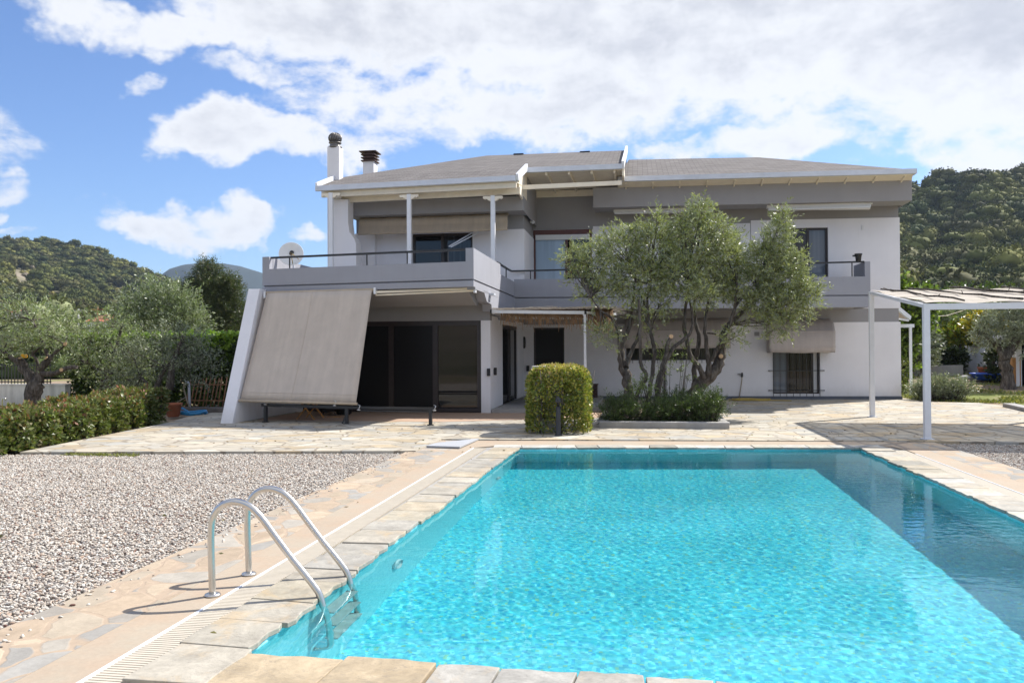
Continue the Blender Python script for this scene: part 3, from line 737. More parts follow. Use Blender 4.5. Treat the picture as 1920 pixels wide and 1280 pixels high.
def litter():
    # dry leaves blown about
    F = Fol(91); r = F.r; P = []
    for n, x0, x1, y0, y1, z in ((60, -9.5, -2.6, 13.5, 18.5, .03), (140, -2.4, 5.0, 15.6, 21.5, .03), (30, 5, 9, 16, 26, .03), (8, -3.8, -2.9, 3.5, 14, .014), (20, -8, -4, 5, 13, .0), (4, -2.6, -2.25, 3.9, 14, .034)):
        P.append(np.stack([r.uniform(x0, x1, n), r.uniform(y0, y1, n), np.full(n, z+.003)], axis=1))
    P = np.concatenate(P); D = r.normal(size=P.shape); D[:, 2] = np.abs(D[:, 2])*.12
    F.leaves(P, D, .055, .02, [(.20,.15,.07), (.14,.10,.05), (.26,.22,.10), (.12,.12,.05)]); tag(F.build('fallen_leaves', 'leaf'), 'dry olive leaves blown over the terrace, deck and gravel', 'leaves', None, 'stuff')
litter()
# ------------------------------------------------------------------ the house
W = Pl(8.45, 28.6, 2.8)          # right wing front
PR = Pl(-3.95, 25.42, 6.7)         # parapet of the long balcony
BX = Pl(8.45, 27.4, 2.8)         # roof beam of the right wing
ER = Pl(8.97, 26.9, 2.8)         # eave of the right wing
BF = Pl(-3.82, 19.0, -8.4)       # front of the near balcony
UL = Pl(-3.5, 25.65, -.3)         # upper wall behind the near balcony
GB = Pl(-3.42, 24.70, -1.2)      # dark beam over it
EL = Pl(-3.45, 23.2, -4.8)       # eave over the near balcony
DL = Pl(-3.9, 21.6, 0)           # living room front
def build_house():
    H = thing('house', 'two-storey white and grey house with brown shingle roofs and balconies', 'house', (-1, 27, 0))
    def win(pl, x0, x1, z0, z1, rec, frame='dark_frame', fw=.06, mull=(), panes='glass_room', name='window', trans=(), box=None, pane_list=None):
        """frame with uprights; the panes are its sub-parts"""
        mb = MB(); d0, d1 = rec, rec+.07
        mb.pbox(pl, x0, x1, z1-fw, z1, d0, d1); mb.pbox(pl, x0, x1, z0, z0+fw*.8, d0, d1)
        mb.pbox(pl, x0, x0+fw, z0+fw*.8, z1-fw, d0, d1); mb.pbox(pl, x1-fw, x1, z0+fw*.8, z1-fw, d0, d1)
        for m_ in mull: mb.pbox(pl, m_-fw*.6, m_+fw*.6, z0+fw*.8, z1-fw, d0+.004, d1-.004)
        for t in trans: mb.pbox(pl, x0+fw, x1-fw, t-.03, t+.03, d0+.006, d1-.006)
        f = mb.build(name, frame, H)
        ed = [x0+fw*.5, *mull, x1-fw*.5]
        for i in range(len(ed)-1):
            mb = MB(); mb.pbox(pl, ed[i], ed[i+1], z0+.01, z1-.01, rec+.035+.012*(i % 2), rec+.045+.012*(i % 2)); mb.build('pane', (pane_list or [panes]*9)[i], f)
        return f
    # ---------------- right wing, ground floor
    x = W.x; zt = 2.56
    xe = x(1000, 650)
    door = (x(1000,650), x(1058,650), .14, W.z(1030,614)); lw = (x(1174,665), x(1352,665), W.z(1260,675), W.z(1260,640)); w1 = (x(1449,700), x(1537,700), W.z(1490,738), W.z(1490,655))
    mb = MB(); mb.wall(W, xe-.52, 8.45, .13, zt, .3, [door, lw, w1]); mb.build('wall', 'white_plaster', H)
    mb = MB(); mb.pbox(W, xe+.0, 8.45+.03, 0, .13, -.03, .3); mb.build('plinth', 'plinth_paint', H)
    mb = MB(); mb.pbox(W, xe-.52, 8.40, zt, 3.0, .025, .3); mb.pbox(W, 8.36, 8.40, zt, 3., .3, 6); mb.build('wall_band', 'grey_plaster', H)
    win(W, door[0], door[1], door[2], door[3], .16, 'dark_frame', .06, (), 'screen_mesh', 'door')
    win(W, *lw, .12, 'dark_frame', .05, [lw[0]+(lw[1]-lw[0])*t for t in (.25,.5,.75)], 'glass_room')
    f = win(W, *w1, .14, 'dark_frame', .05, [w1[0]+(w1[1]-w1[0])*.33, w1[0]+(w1[1]-w1[0])*.86], pane_list=['glass_pale', 'glass_dark', 'shutter_white'])
    # iron guards before the two ground floor windows
    def guard(wd, step, over, rails):
        mb = MB(); n = max(3, round((wd[1]-wd[0])/step))
        for i in range(n+1):
            xx = wd[0]+.01+(wd[1]-wd[0]-.02)*i/n; mb.beam(W.p(xx, wd[2]-.10, -.06), W.p(xx, wd[3]-.03, -.06), .016, .016)
        for z in rails: mb.beam(W.p(wd[0]-over, z, -.045), W.p(wd[1]+over, z, -.045), .02, .02); mb.beam(W.p(wd[0]-over, z, -.045), W.p(wd[0]-over, z, .01), .03, .03); mb.beam(W.p(wd[1]+over, z, -.045), W.p(wd[1]+over, z, .01), .03, .03)
        mb.build('window_guard', 'black_metal', H)
    guard(w1, .23, .13, (W.z(1490, 694.5), W.z(1490, 731.5))); guard(lw, .21, .03, (lw[2]+.04,))
    # ---------------- right wing, upper floor
    z0, z1 = 3.0, 5.97
    rw = (x(1000,480), x(1110,480), 3.35, 5.785); md = (x(1236,480), x(1300,480), 3.4, W.z(1262,431)); rd = (x(1478,480), x(1553,480), 3.4, W.z(1515,427))
    xa, xb, xc = x(984,470), x(1112,470), x(1407,480); za_, zb2 = 5.79, 5.88
    for s0, s1, ztop, hs in ((xa, xb, za_, [rw]), (xb, xc, zb2, [md]), (xc+.022, 8.45, z1, [rd])): mb = MB(); mb.wall(W, s0, s1, z0, ztop, .3, hs); mb.build('wall', 'white_plaster', H)
    mb = MB(); mb.box((x(1407,480), W.y(x(1407,480))-.006, 3.9), (x(1407,480)+.022, W.y(x(1407,480))+.01, 5.95)); mb.build('downpipe_joint', 'grey_plaster', H)
    for s0, s1, zb3 in ((xa, xb, za_), (xb, xc, zb2), (xc, 8.42, z1)): mb = MB(); mb.pbox(W, s0, s1, zb3, 7.35, .03, .3); mb.build('wall_band', 'grey_plaster', H)
    f = win(W, *rw, .03, 'red_frame', .075, [x(1062,480), x(1067,480)+.05], pane_list=['glass_curtain', 'dark_room', 'glass_room'], name='balcony_door')
    mb = MB(); mb.pbox(W, rw[0], rw[1], W.z(1055,440.5), 5.782, -.025, .028); mb.build('head_board', 'red_frame', f); mb = MB(); zb = W.z(1055,449.5); mb.pbox(W, rw[0]+.08, rw[1]-.08, zb, W.z(1055,440), -.03, .03); mb.build('roller_shutter_box', 'shutter_white', f)
    win(W, *md, .1, 'dark_frame', .06, [md[0]+.55], 'glass_dark', 'balcony_door')
    win(W, *rd, .1, 'dark_frame', .07, [x(1516,480)], pane_list=['glass_dark', 'glass_pale'], name='balcony_door', trans=(3.95,))
    # back and side walls so that the house is a closed body
    yb = 36.
    mb = MB(); mb.box((8.15, W.y(8.15)+.3, .0), (8.449, yb, 2.56)); mb.box((8.15, W.y(8.15)+.3, 3.0), (8.449, yb, 7.3)); mb.box((-8.7, yb-.3, 0), (8.45, yb, 7.3)); mb.box((-8.62, 25.5, 0), (-8.35, yb, 5.9)); mb.build_each('wall', 'white_plaster', H)
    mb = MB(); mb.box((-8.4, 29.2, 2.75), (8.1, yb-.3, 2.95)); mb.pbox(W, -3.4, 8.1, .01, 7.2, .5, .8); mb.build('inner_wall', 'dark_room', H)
    # the beam box under the right eave
    xb0, xb1 = BX.x(1112, 370), 8.47; zb0, zb1 = BX.z(1676, 376.6), BX.z(1676, 338)
    mb = MB(); mb.pbox(BX, xb0, xb1, zb0, zb1, 0, .95); mb.pbox(BX, xb1-.02, xb1, zb0, zb1, .95, 6); mb.build('roof_beam', 'grey_plaster', H)
    # ---------------- long balcony
    xp0, xp1 = -3.83, PR.x(1632, 540); zp0, zg, zp1 = 2.96, 3.32, 3.90
    mb = MB(); mb.pbox(PR, xp0, xp1, zg+.02, zp1, 0, .18); mb.pbox(PR, xp0, xp1, zp0, zg-.02, -.012, .18); mb.pbox(PR, xp0, xp1, zg-.02, zg+.02, .07, .16)
    mb.prism([PR.p(xp1-.16, zp1, 0), PR.p(xp1, zp1, 0), PR.p(xp1, 4.36, 0), PR.p(xp1-.16, 4.36, 0)], (0, 1.35, 0)); mb.prism([PR.p(xp1-.16, zp0, .18), PR.p(xp1, zp0, .18), PR.p(xp1, zp1, .18), PR.p(xp1-.16, zp1, .18)], (0, 1.2, 0))
    mb.build('parapet', 'balcony_plaster', H)
    mb = MB(); mb.prism([PR.p(xp0, 2.985, .18), PR.p(xp1-.16, 2.985, .18), W.p(xp1-.16, 2.985, .02), W.p(xp0, 2.985, .02)], (0, 0, .16)); mb.build('balcony_slab', 'grey_plaster', H)
    zr = 4.26
    mb = MB(); X0 = -3.9
    a = Vector((-3.93, 22.85, 4.16)); b = PR.p(-3.93, 4.16, .09); c = PR.p(xp1-.16, 4.36, .09)
    mb.beam(a, b, .05, .05); mb.beam(b, c, .05, .05)
    bar = mb.build('handrail', 'black_metal', H); mb = MB()
    for t in (.02, .62): p = a.lerp(b, t); mb.beam(p, (p.x, p.y, 3.8), .03, .03)
    for px in (994, 1075, 1160, 1245, 1330, 1420, 1512, 1599): xx = PR.x(px, 515); t = (xx-b.x)/(c.x-b.x); mb.beam((xx, b.y+(c.y-b.y)*t, b.z+(c.z-b.z)*t), (xx, b.y+(c.y-b.y)*t, zp1-.02), .03, .03)
    mb.build_each('rail_post', 'black_metal', bar)
    # ---------------- near balcony over the living room
    xl, xr = BF.x(492, 520), -3.82; zbot, zgr, zlow, zhi = 3.19, 3.35, 3.785, 4.10
    mb = MB(); t = .2
    for za, zb_, dd in ((zgr+.02, zlow, 0), (zbot, zgr-.02, -.015)): mb.pbox(BF, xl, xr, za, zb_, dd, t)
    mb.pbox(BF, xl+.02, xr-.02, zgr-.02, zgr+.02, .07, t)
    mb.pbox(BF, xl, BF.x(505, 490), zlow, zhi, 0, t); mb.pbox(BF, BF.x(873, 475), xr, zlow, zhi, 0, t)
    # right side: high part, low part, and the bracket that carries it
    y0 = BF.y(xr)+t; ym = 22.8; ye = PR.y(-4.0)+.18
    for za, zb_, dx in ((zgr+.02, zhi, 0), (zgr-.02, zgr+.02, .07), (zbot-.05, zgr-.02, 0)): mb.box((xr-.2, y0, za), (xr-dx, ym, zb_))
    for za, zb_, dx in ((zgr+.02, 3.82, 0), (zgr-.02, zgr+.02, .07), (2.55, zgr-.02, 0)): mb.box((xr-.2, ym, za), (xr-dx-.0005, ye, zb_))
    mb.prism([(xr-.25, 20.25, 3.20), (xr-.25, 20.7, 2.93), (xr-.25, 21.35, 2.90), (xr-.25, 21.45, 2.72), (xr-.25, ym, 2.60), (xr-.25, ym, 3.139)], (.25, 0, 0))
    # left side
    y0l = BF.y(xl)+t
    mb.box((xl, y0l, zbot), (xl+.2, 24.2, zhi))
    mb.build('parapet', 'balcony_plaster', H)
    mb = MB(); mb.prism([(xl+.2, BF.y(xl)+t, 3.21), (xr-.2, BF.y(xr)+t, 3.21), (xr-.2, 25.6, 3.21), (xl+.2, 25.6, 3.21)], (0, 0, .09)); 
    mb.prism([(xl+.05, BF.y(xl)+.35, 3.188), (xl+.05, 21.35, 2.84), (xl+.05, 21.6, 2.84), (xl+.05, 21.6, 3.209), (xl+.05, BF.y(xl)+.35, 3.209)], (xr-.26-xl-.05, -.78, 0))
    mb.build('balcony_slab', 'grey_plaster', H)
    mb = MB(); ra, rb = BF.p(BF.x(505,478), zhi-.02, .1), BF.p(BF.x(873,465), zhi-.02, .1); mb.beam(ra, rb, .05, .05); bar = mb.build('handrail', 'black_metal', H); mb = MB()
    for px in (540, 685.5, 761.5, 838): p = BF.p(BF.x(px, 480), zhi, .1); mb.beam(p, (p.x, p.y, zlow-.02), .028, .028)
    mb.build_each('rail_post', 'black_metal', bar)
    # living room front
    gx0, gx1, gz1 = DL.x(566, 700), DL.x(902, 700), 2.49
    mb = MB(); mb.wall(DL, gx0-.35, -3.9, .02, 2.49, .3, [(gx0, gx1, 0, 3)]); mb.build_each('wall', 'white_plaster', H); mb = MB(); mb.box((-4.2, 21.9, .02), (-3.9, 23.6, 2.62)); mb.build('wall', 'white_plaster', H); mb = MB(); mb.box((-4.2, 26.55, .02), (-3.9, 28.0, 2.62)); mb.build('wall', 'white_plaster', H)
    mb = MB(); mb.pbox(DL, gx0-.35, -3.91, 2.49, 3.2, .02, .3); mb.box((-4.2, 21.92, 2.62), (-3.92, 28, 3.2)); mb.build('wall_band', 'grey_plaster', H)
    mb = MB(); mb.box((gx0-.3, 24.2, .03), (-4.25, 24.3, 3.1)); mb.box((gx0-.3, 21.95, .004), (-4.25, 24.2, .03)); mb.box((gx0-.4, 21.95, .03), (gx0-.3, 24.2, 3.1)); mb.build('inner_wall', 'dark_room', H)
    m1, m2, m3 = DL.x(815, 690), DL.x(732, 690), DL.x(650, 690)
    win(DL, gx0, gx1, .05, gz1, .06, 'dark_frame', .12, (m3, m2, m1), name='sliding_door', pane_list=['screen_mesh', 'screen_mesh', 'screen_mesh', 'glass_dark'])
    # glazed entrance in the side wall
    mb = MB(); mb.box((-3.97, 23.6, .13), (-3.93, 23.72, 2.45)); mb.box((-3.97, 24.95, .13), (-3.93, 25.1, 2.45)); mb.box((-3.97, 26.43, .13), (-3.93, 26.55, 2.45)); mb.box((-3.97, 23.72, 2.33), (-3.93, 26.43, 2.45)); f = mb.build('entrance_door', 'dark_frame', H)
    mb = MB(); mb.box((-4.0, 23.65, .13), (-3.96, 26.5, 2.44)); mb.build('pane', 'glass_dark', f)
    mb = MB(); mb.box((-4.2, 23.6, 2.45), (-3.9, 26.55, 2.62)); mb.build('door_lintel', 'white_plaster', H)
    mb = MB(); mb.prism([(-3.88, 21.66, .0), (-2.6, 21.7, .0), (-1.2, 24.0, 0), (-1.2, 27.9, 0), (-3.88, 27.9, 0)], (0, 0, .13)); mb.build('entrance_step', 'concrete', H)
    # ---------------- upper wall behind the near balcony
    ux0, ux1 = UL.x(666, 470), UL.x(983, 470); uz = UL.z(830, 433.5)
    od = (UL.x(773, 470), UL.x(886, 470), 3.35, UL.z(830, 437))
    mb = MB(); mb.wall(UL, ux0, ux1, 3.3, uz, .3, [od]); mb.build('wall', 'white_plaster', H); mb = MB(); mb.box((ux1-.3, UL.y(ux1)+.3, 3.3), (ux1, 28.2, uz)); mb.build('wall', 'white_plaster', H)
    mb = MB(); mb.pbox(UL, ux0+.03, ux1-.03, uz, 6.5, .03, .3); mb.box((ux1-.3, UL.y(ux1)+.33, uz), (ux1-.03, 28.2, 7.2)); mb.build('wall_band', 'grey_plaster', H)
    win(UL, *od, .1, 'dark_frame', .07, [UL.x(828, 470)], pane_list=['glass_dark', 'glass_room'], name='balcony_door')
    gxa, gxb = GB.x(651, 390), GB.x(981, 380); gza = GB.z(800, 400.5); gzb = 6.35
    mb = MB(); mb.pbox(GB, gxa, gxb, gza, gzb, 0, .95); mb.box((gxb-.02, GB.y(gxb)+.95, gza), (gxb, 28., 7.2)); mb.build('roof_beam', 'grey_plaster', H)
    # ---------------- chimney tower at the left end
    cx0 = -9.32; cy0 = 24.0
    mb = MB()
    prof = [(cx0, 3.2), (-8.62, 3.2), (-8.45, 3.3), (-8.45, 4.95), (-8.52, 5.12), (-8.66, 5.3), (-8.70, 5.6), (-8.70, 6.3), (cx0, 6.3)]
    mb.prism([(a, cy0, b) for a, b in prof], (0, .48, 0)); mb.box((cx0, cy0+.05, 6.3), (-8.95, cy0+.46, 6.78)); mb.box((cx0, cy0+.02, 0), (-8.7, cy0+.46, 3.2)); tower = mb.build('chimney_tower', 'white_plaster', H)
    a0, a1 = at(617, 300, 25.1), at(639, 300, 25.1); zt = at(628, 277, 25.1).z
    mb = MB(); mb.box((a0.x, 24.95, 3.3), (a1.x, 25.3, zt)); mb.build('chimney', 'white_plaster', H)
    cxm, cym = (a0.x+a1.x)/2, 25.12
    mb = MB(); mb.lathe((cxm, cym, zt), [(.19,-.03), (.215,0), (.215,.03), (.165,.05), (.165,.13), (.20,.14), (.20,.165), (.15,.17)], 24)
    for k in range(18):
        an = 2*PI*k/18; pts = [(cxm+math.cos(an+.5*s)*.205*math.sin(.35+2.6*s)*1.0, cym+math.sin(an+.5*s)*.205*math.sin(.35+2.6*s), zt+.30-.17*math.cos(.35+2.6*s)) for s in [i/8 for i in range(9)]]
        mb.tube(pts, .016, 5)
    mb.lathe((cxm, cym, zt+.17), [(.12,0), (.15,.12), (.12,.25), (.03,.3)], 20)
    mb.build('chimney_cowl', 'cowl_metal', H)
    b0, b1 = at(683, 310, 30.), at(703, 310, 30.); zc = at(693, 304, 30.).z
    mb = MB(); mb.box((b0.x, 29.85, 7.5), (b1.x, 30.3, zc)); mb.build('chimney', 'white_plaster', H)
    bx, by, hw = (b0.x+b1.x)/2, 30.07, (b1.x-b0.x)/2
    mb = MB(); zz = zc
    for k in range(3): mb.box((bx-hw-.06, by-.29, zz), (bx+hw+.06, by+.29, zz+.04)); mb.box((bx-hw*.8, by-.2, zz+.04), (bx+hw*.8, by+.2, zz+.115)); zz += .115
    mb.prism([(bx-hw-.12, by-.33, zz), (bx+hw+.12, by-.33, zz), (bx+hw+.12, by+.33, zz), (bx-hw-.12, by+.33, zz)], (0, 0, .035)); mb.box((bx-hw-.02, by-.24, zz+.035), (bx+hw+.02, by+.24, zz+.06))
    mb.build('chimney_cowl', 'wood_brown', H)
    # ---------------- roofs
    def eave_pt(pl, px, py): xx, z = pl.hit(px, py); return Vector((xx, pl.y(xx), z))
    # right roof
    a = eave_pt(ER, 1158, 333.5); b = eave_pt(ER, 1715.5, 318.5); r0 = at(1179, 299.5, 31.6); r1 = at(1420, 295.0, 31.6)
    th = Vector((0, 0, -.09)); a2 = Vector((r0.x, a.y+.3, a.z))
    back1 = Vector((b.x, 37., b.z)); back0 = Vector((a.x, 37., a.z))
    def roof(faces, name='roof'):
        mb = MB()
        for f in faces: mb.face(f); mb.face([p+th for p in reversed(f)])
        return mb.build(name, 'shingles', H)
    roof([[a, b, r1, r0], [b, back1, r1], [back1, back0, r0, r1]])
    mb = MB()
    def gutter(p, q, w=.11, h=.15): mb.beam(p+Vector((0,-w/2+.01,-h/2+.02)), q+Vector((0,-w/2+.01,-h/2+.02)), w, h)
    gutter(a, b); mb.beam(b+Vector((.0,-.1,-.055)), back1+Vector((0,0,-.055)), .06, .15)
    # left roof: low eave over the near balcony, a set-back eave in the middle
    c = eave_pt(EL, 593.5, 351); d = eave_pt(EL, 967, 331.2); rl = at(912, 291.8, 31.6); rr = at(1174, 282.0, 31.6)
    e1 = at(988, 316.5, 25.0); e2 = at(1166, 309.5, 25.4); k1 = at(985, 318, 24.9)
    hipf = at(638, 333, 25.4)
    bl = Vector((hipf.x+.6, 37.5, 6.6)); brr = Vector((rr.x, 37.5, 7.2))
    f1 = [c, d, Vector((d.x+.02, e1.y, e1.z)), e2, rr, rl, hipf]
    roof([[c, d, e1, hipf], [hipf, e1, rl], [e1, e2, rr, rl], [hipf, rl, bl], [rl, rr, brr, bl]])
    gutter(c, d); gutter(e1, e2)
    mb.build_each('gutter', 'gutter_metal', H)
    mb = MB(); u = Vector((0, 0, .05))
    mb.beam(c+u, hipf+u, .06, .17); mb.beam(d+Vector((.04,0,-.02)), e1+Vector((0,-.05,.04)), .07, .2); mb.beam(e2+Vector((.03,0,.0)), rr+Vector((.02,0,.05)), .08, .24)
    mb.build_each('rake_board', 'white_metal', H)
    mb = MB()
    for px, py in ((973, 290.), (1097, 285.8)): p = at(px, py, 31.4); mb.box((p.x-.19, p.y-.15, p.z-.12), (p.x+.19, p.y+.2, p.z+.015))
    mb.build_each('ridge_vent', 'black_plastic', H)
    # soffits, eave beams, rafters in cream painted timber
    mb = MB(); s = Vector((0, 0, -.13))
    mb.prism([a+s+Vector((0,.02,0)), b+s+Vector((-.05,.02,0)), Vector((8.47, BX.y(8.47)+.02, zb1-.02)), Vector((a.x, BX.y(a.x)+.02, zb1-.02))], (0, 0, .03))
    mb.prism([b+s+Vector((-.05,.02,0)), Vector((b.x-.05, 36., b.z-.13)), Vector((8.40, 36., b.z-.23)), Vector((8.40, BX.y(8.47), b.z-.23))], (0, 0, .03))
    n = 10; rf = MB()
    for i in range(n+1):
        t = (i+.3)/(n+.6); p = a.lerp(b, t); rf.beam((p.x, p.y+.10, p.z-.15), (p.x, BX.y(p.x)+.05, zb1-.06), .045, .06)
    # left: double beam under the gutter and boards back to the dark beam
    mb.prism([c+Vector((.12,.06,-.14)), d+Vector((0,.06,-.14)), Vector((d.x, GB.y(d.x)+.05, d.z+.02)), Vector((c.x+.7, GB.y(c.x)+.05, c.z+.02))], (0, 0, .03))
    mb.beam(c+Vector((.12,.13,-.22)), d+Vector((.0,.13,-.22)), .08, .15); mb.beam(c+Vector((.45,.55,-.30)), d+Vector((.05,.55,-.30)), .1, .2)
    # middle bay: boards and rafters below the set-back eave, with a cross beam
    pA, pB = at(975, 352, 24.6), at(1165, 343, 25.6)
    mb.beam(pA, pB, .1, .13)
    g0 = Vector((e1.x-.1, 28.25, W.z(1000, 371))); g1 = Vector((e2.x+.1, 28.25, W.z(1110, 366)))
    mb.prism([e1+Vector((-.15,.02,-.12)), e2+Vector((.02,.02,-.12)), Vector((e2.x+.02, 28.25, e2.z-.13)), Vector((e1.x-.15, 28.25, e1.z-.13))], (0, 0, .03))
    mb.box((e1.x-.1, 28.0, g0.z), (e2.x+.0, 28.06, e1.z-.12))
    for t in (.2, .44, .68, .92):
        p = e1.lerp(e2, t); rf.beam((p.x, p.y+.05, p.z-.17), (p.x+.03, 28.0, p.z-.18), .06, .09)
    mb.box((e2.x, e2.y+.1, e2.z-.30), (e2.x+.06, 28.2, e2.z+.1))
    mb.prism([(d.x-.06, d.y+.75, d.z+.08), (d.x-.06, d.y+.75, d.z-.30), (d.x-.06, GB.y(d.x)+.3, d.z-.42), (d.x-.06, 28.2, d.z-.3), (d.x-.06, 28.2, e1.z+.85), (d.x-.06, e1.y, e1.z-.12)], (.05, 0, 0))
    mb.build('eave_timber', 'cream_wood', H); rf.build_each('rafter', 'cream_wood', H)
    # columns with scrolled capitals
    for px in (621, 767.5, 924.5):
        p = at(px, 420, 23.55); r = .062; zt_ = EL.z(px, 362)-.02
        mb = MB(); mb.box((p.x-r, p.y-r, 3.29), (p.x+r, p.y+r, zt_)); o = mb.build('column', 'white_metal', H, .008)
        mb = MB()
        for sg in (-1, 1): mb.prism([(p.x+sg*.065, p.y-.05, zt_-.02), (p.x+sg*.28, p.y-.05, zt_-.02), (p.x+sg*.29, p.y-.05, zt_-.075), (p.x+sg*.24, p.y-.05, zt_-.105), (p.x+sg*.19, p.y-.05, zt_-.085), (p.x+sg*.14, p.y-.05, zt_-.13), (p.x+sg*.065, p.y-.05, zt_-.16)], (0, .1, 0))
        mb.build_each('capital', 'cream_wood', o)
    # small fittings
    v = W.hit(1419, 626); mb = MB(); mb.pbox(W, v[0]-.08, v[0]+.08, v[1]-.065, v[1]+.065, -.02, .01)
    for k in range(4): mb.pbox(W, v[0]-.065, v[0]+.065, v[1]-.05+.026*k, v[1]-.038+.026*k, -.028, -.02)
    mb.build('wall_vent', 'concrete', H)
    mb = MB(); p = at(1026, 543, 21.)
    mb.box((xr, 21.0, 3.12), (xr+.13, 21.28, 3.17)); mb.box((xr, 21.05, 2.98), (xr+.02, 21.10, 3.12)); mb.build('wall_bracket', 'gutter_metal', H)
    mb = MB(); q = UL.hit(716, 445); mb.pbox(UL, q[0]-.035, q[0]+.035, q[1]-.06, q[1]+.06, -.03, .0); mb.build('junction_box', 'shutter_white', H)
    mb = MB(); q = W.hit(1617, 427); mb.pbox(W, q[0]-.03, q[0]+.03, q[1]-.07, q[1]+.07, -.03, .0); mb.build('junction_box', 'shutter_white', H)
    return H
HOUSE = build_house()
# ------------------------------------------------------------------ things around the house
def sheet(mb, rows, thick):
    """cloth: a grid of points given row by row, with a little thickness"""
    nr, nc = len(rows), len(rows[0]); n = Vector((0, thick, 0))
    vs = [p for r in rows for p in r] + [p+n for r in rows for p in r]; N_ = nr*nc; fs = []
    for i in range(nr-1):
        for j in range(nc-1):
            a = i*nc+j; fs.append((a, a+1, a+nc+1, a+nc)); fs.append((N_+a, N_+a+nc, N_+a+nc+1, N_+a+1))
    for i in range(nr-1): fs += [(i*nc, (i+1)*nc, N_+(i+1)*nc, N_+i*nc), (i*nc+nc-1, N_+i*nc+nc-1, N_+(i+1)*nc+nc-1, (i+1)*nc+nc-1)]
    for j in range(nc-1): fs += [(j, N_+j, N_+j+1, j+1), ((nr-1)*nc+j, (nr-1)*nc+j+1, N_+(nr-1)*nc+j+1, N_+(nr-1)*nc+j)]
    mb.mesh(vs, fs, True)
def fin_wall():
    x0, x1 = -9.66, -9.36
    mb = MB(); mb.prism([(x0, 18.02, 0), (x0, 19.45, 3.26), (x0, 24.0, 3.26), (x0, 24.0, 0)], (x1-x0, 0, 0))
    tag(mb.build('buttress_wall', 'white_plaster', None, .012), 'white sloping buttress wall beside the drop awning', 'wall')
fin_wall()
def drop_awning():
    a, b, c, d = at(500, 549.5, 19.55), at(697, 543.5, 19.32), at(450, 750, 18.33), at(667, 756, 18.08)
    T = thing('drop_awning', 'large grey-beige drop awning stretched down from the near balcony', 'awning', tuple((c+d)/2), 'fabric awnings of the house')
    rows = []
    for i in range(15):
        t = i/14; l, r = a.lerp(c, t), b.lerp(d, t); row = []
        for j in range(19):
            s = j/18; p = l.lerp(r, s); p = p + Vector((0, .06*math.sin(PI*t)*math.sin(PI*s)+.009*math.sin(s*17+t*2.5)*math.sin(PI*t)+.012*math.sin(s*6.5+1), 0)); row.append(p)
        rows.append(row)
    mb = MB(); sheet(mb, rows, .006); fab = mb.build('fabric', 'awning_grey', T)
    mb = MB(); mb.tube([rows[i][8]+Vector((0, -.004, 0)) for i in range(15)], .006, 6); mb.build('seam', 'awning_grey', fab)
    mb = MB(); mb.tube([r_+Vector((0, -.004, 0)) for r_ in rows[13]], .005, 5); mb.build('hem', 'awning_grey', fab)
    mb = MB(); mb.tube([c+Vector((-.02,0,-.01)), d+Vector((.03,0,-.01))], .032, 12); mb.build('front_bar', 'awning_beige', T)
    rl, rr_ = at(497, 546.5, 19.62), at(893, 538.5, 19.2); 
    mb = MB(); mb.tube([a+Vector((-.05,.07,.0)), b+Vector((.05,.07,.0))], .05, 12); mb.build('roller', 'awning_beige', T)
    p, q = b+Vector((.06,.08,-.05)), at(890, 541, 19.3); mb = MB(); mb.beam(p, q, .06, .05); mb.beam(p+Vector((0,.05,-.07)), q+Vector((0,.05,-.05)), .05, .035); mb.build('spare_bar', 'cream_wood', T)
    mb = MB()
    for pt in (a+Vector((-.06,.03,-.02)), b+Vector((.07,.03,0)), q): mb.box((pt.x-.025, pt.y-.03, pt.z-.1), (pt.x+.025, pt.y+.1, pt.z+.06))
    mb.build_each('bracket', 'white_metal', T)
drop_awning()
def barrier():
    P = [at(495, 759, 18.42), at(652, 763.5, 18.15), at(813, 766, 18.02)]
    T = thing('hitching_rail', 'low black metal rail that the drop awning is hooked to', 'rail', (P[1].x, P[1].y, .03))
    mb = MB(); mb.beam(P[0]+Vector((-.05,0,0)), P[1], .06, .07); mb.beam(P[1], P[2]+Vector((.03,0,0)), .06, .06); mb.beam(P[1]+Vector((.3,.0,-.07)), P[2]+Vector((0,0,-.07)), .04, .035); mb.build('top_bar', 'black_metal', T)
    for px, p in ((498, P[0]), (650, P[1]), (807, P[2])):
        q = at(px, 700, p.y); mb = MB(); mb.box((q.x-.035, p.y-.035, .03), (q.x+.035, p.y+.035, p.z)); mb.box((q.x-.07, p.y-.05, .03), (q.x+.07, p.y+.05, .045))
        if px == 650: mb.beam((q.x-.1, p.y-.02, .04), (q.x, p.y-.01, .26), .03, .03)
        mb.build('post', 'black_metal', T)
    for px, py, Y in ((498.5, 755, 18.34), (628, 757, 18.12), (673, 765, 18.0), (815, 766, 17.96)):
        p = at(px, py, Y); mb = MB(); mb.tube([p+Vector((-.02,0,.08)), p+Vector((.03,-.01,.06)), p+Vector((.01,-.02,.0)), p+Vector((-.02,0,-.02))], .010, 6); mb.lathe(p+Vector((0,-.02,-.05)), [(.02,0), (.05,.015), (.02,.03)], 10); mb.build('hook', 'steel', T)
barrier()
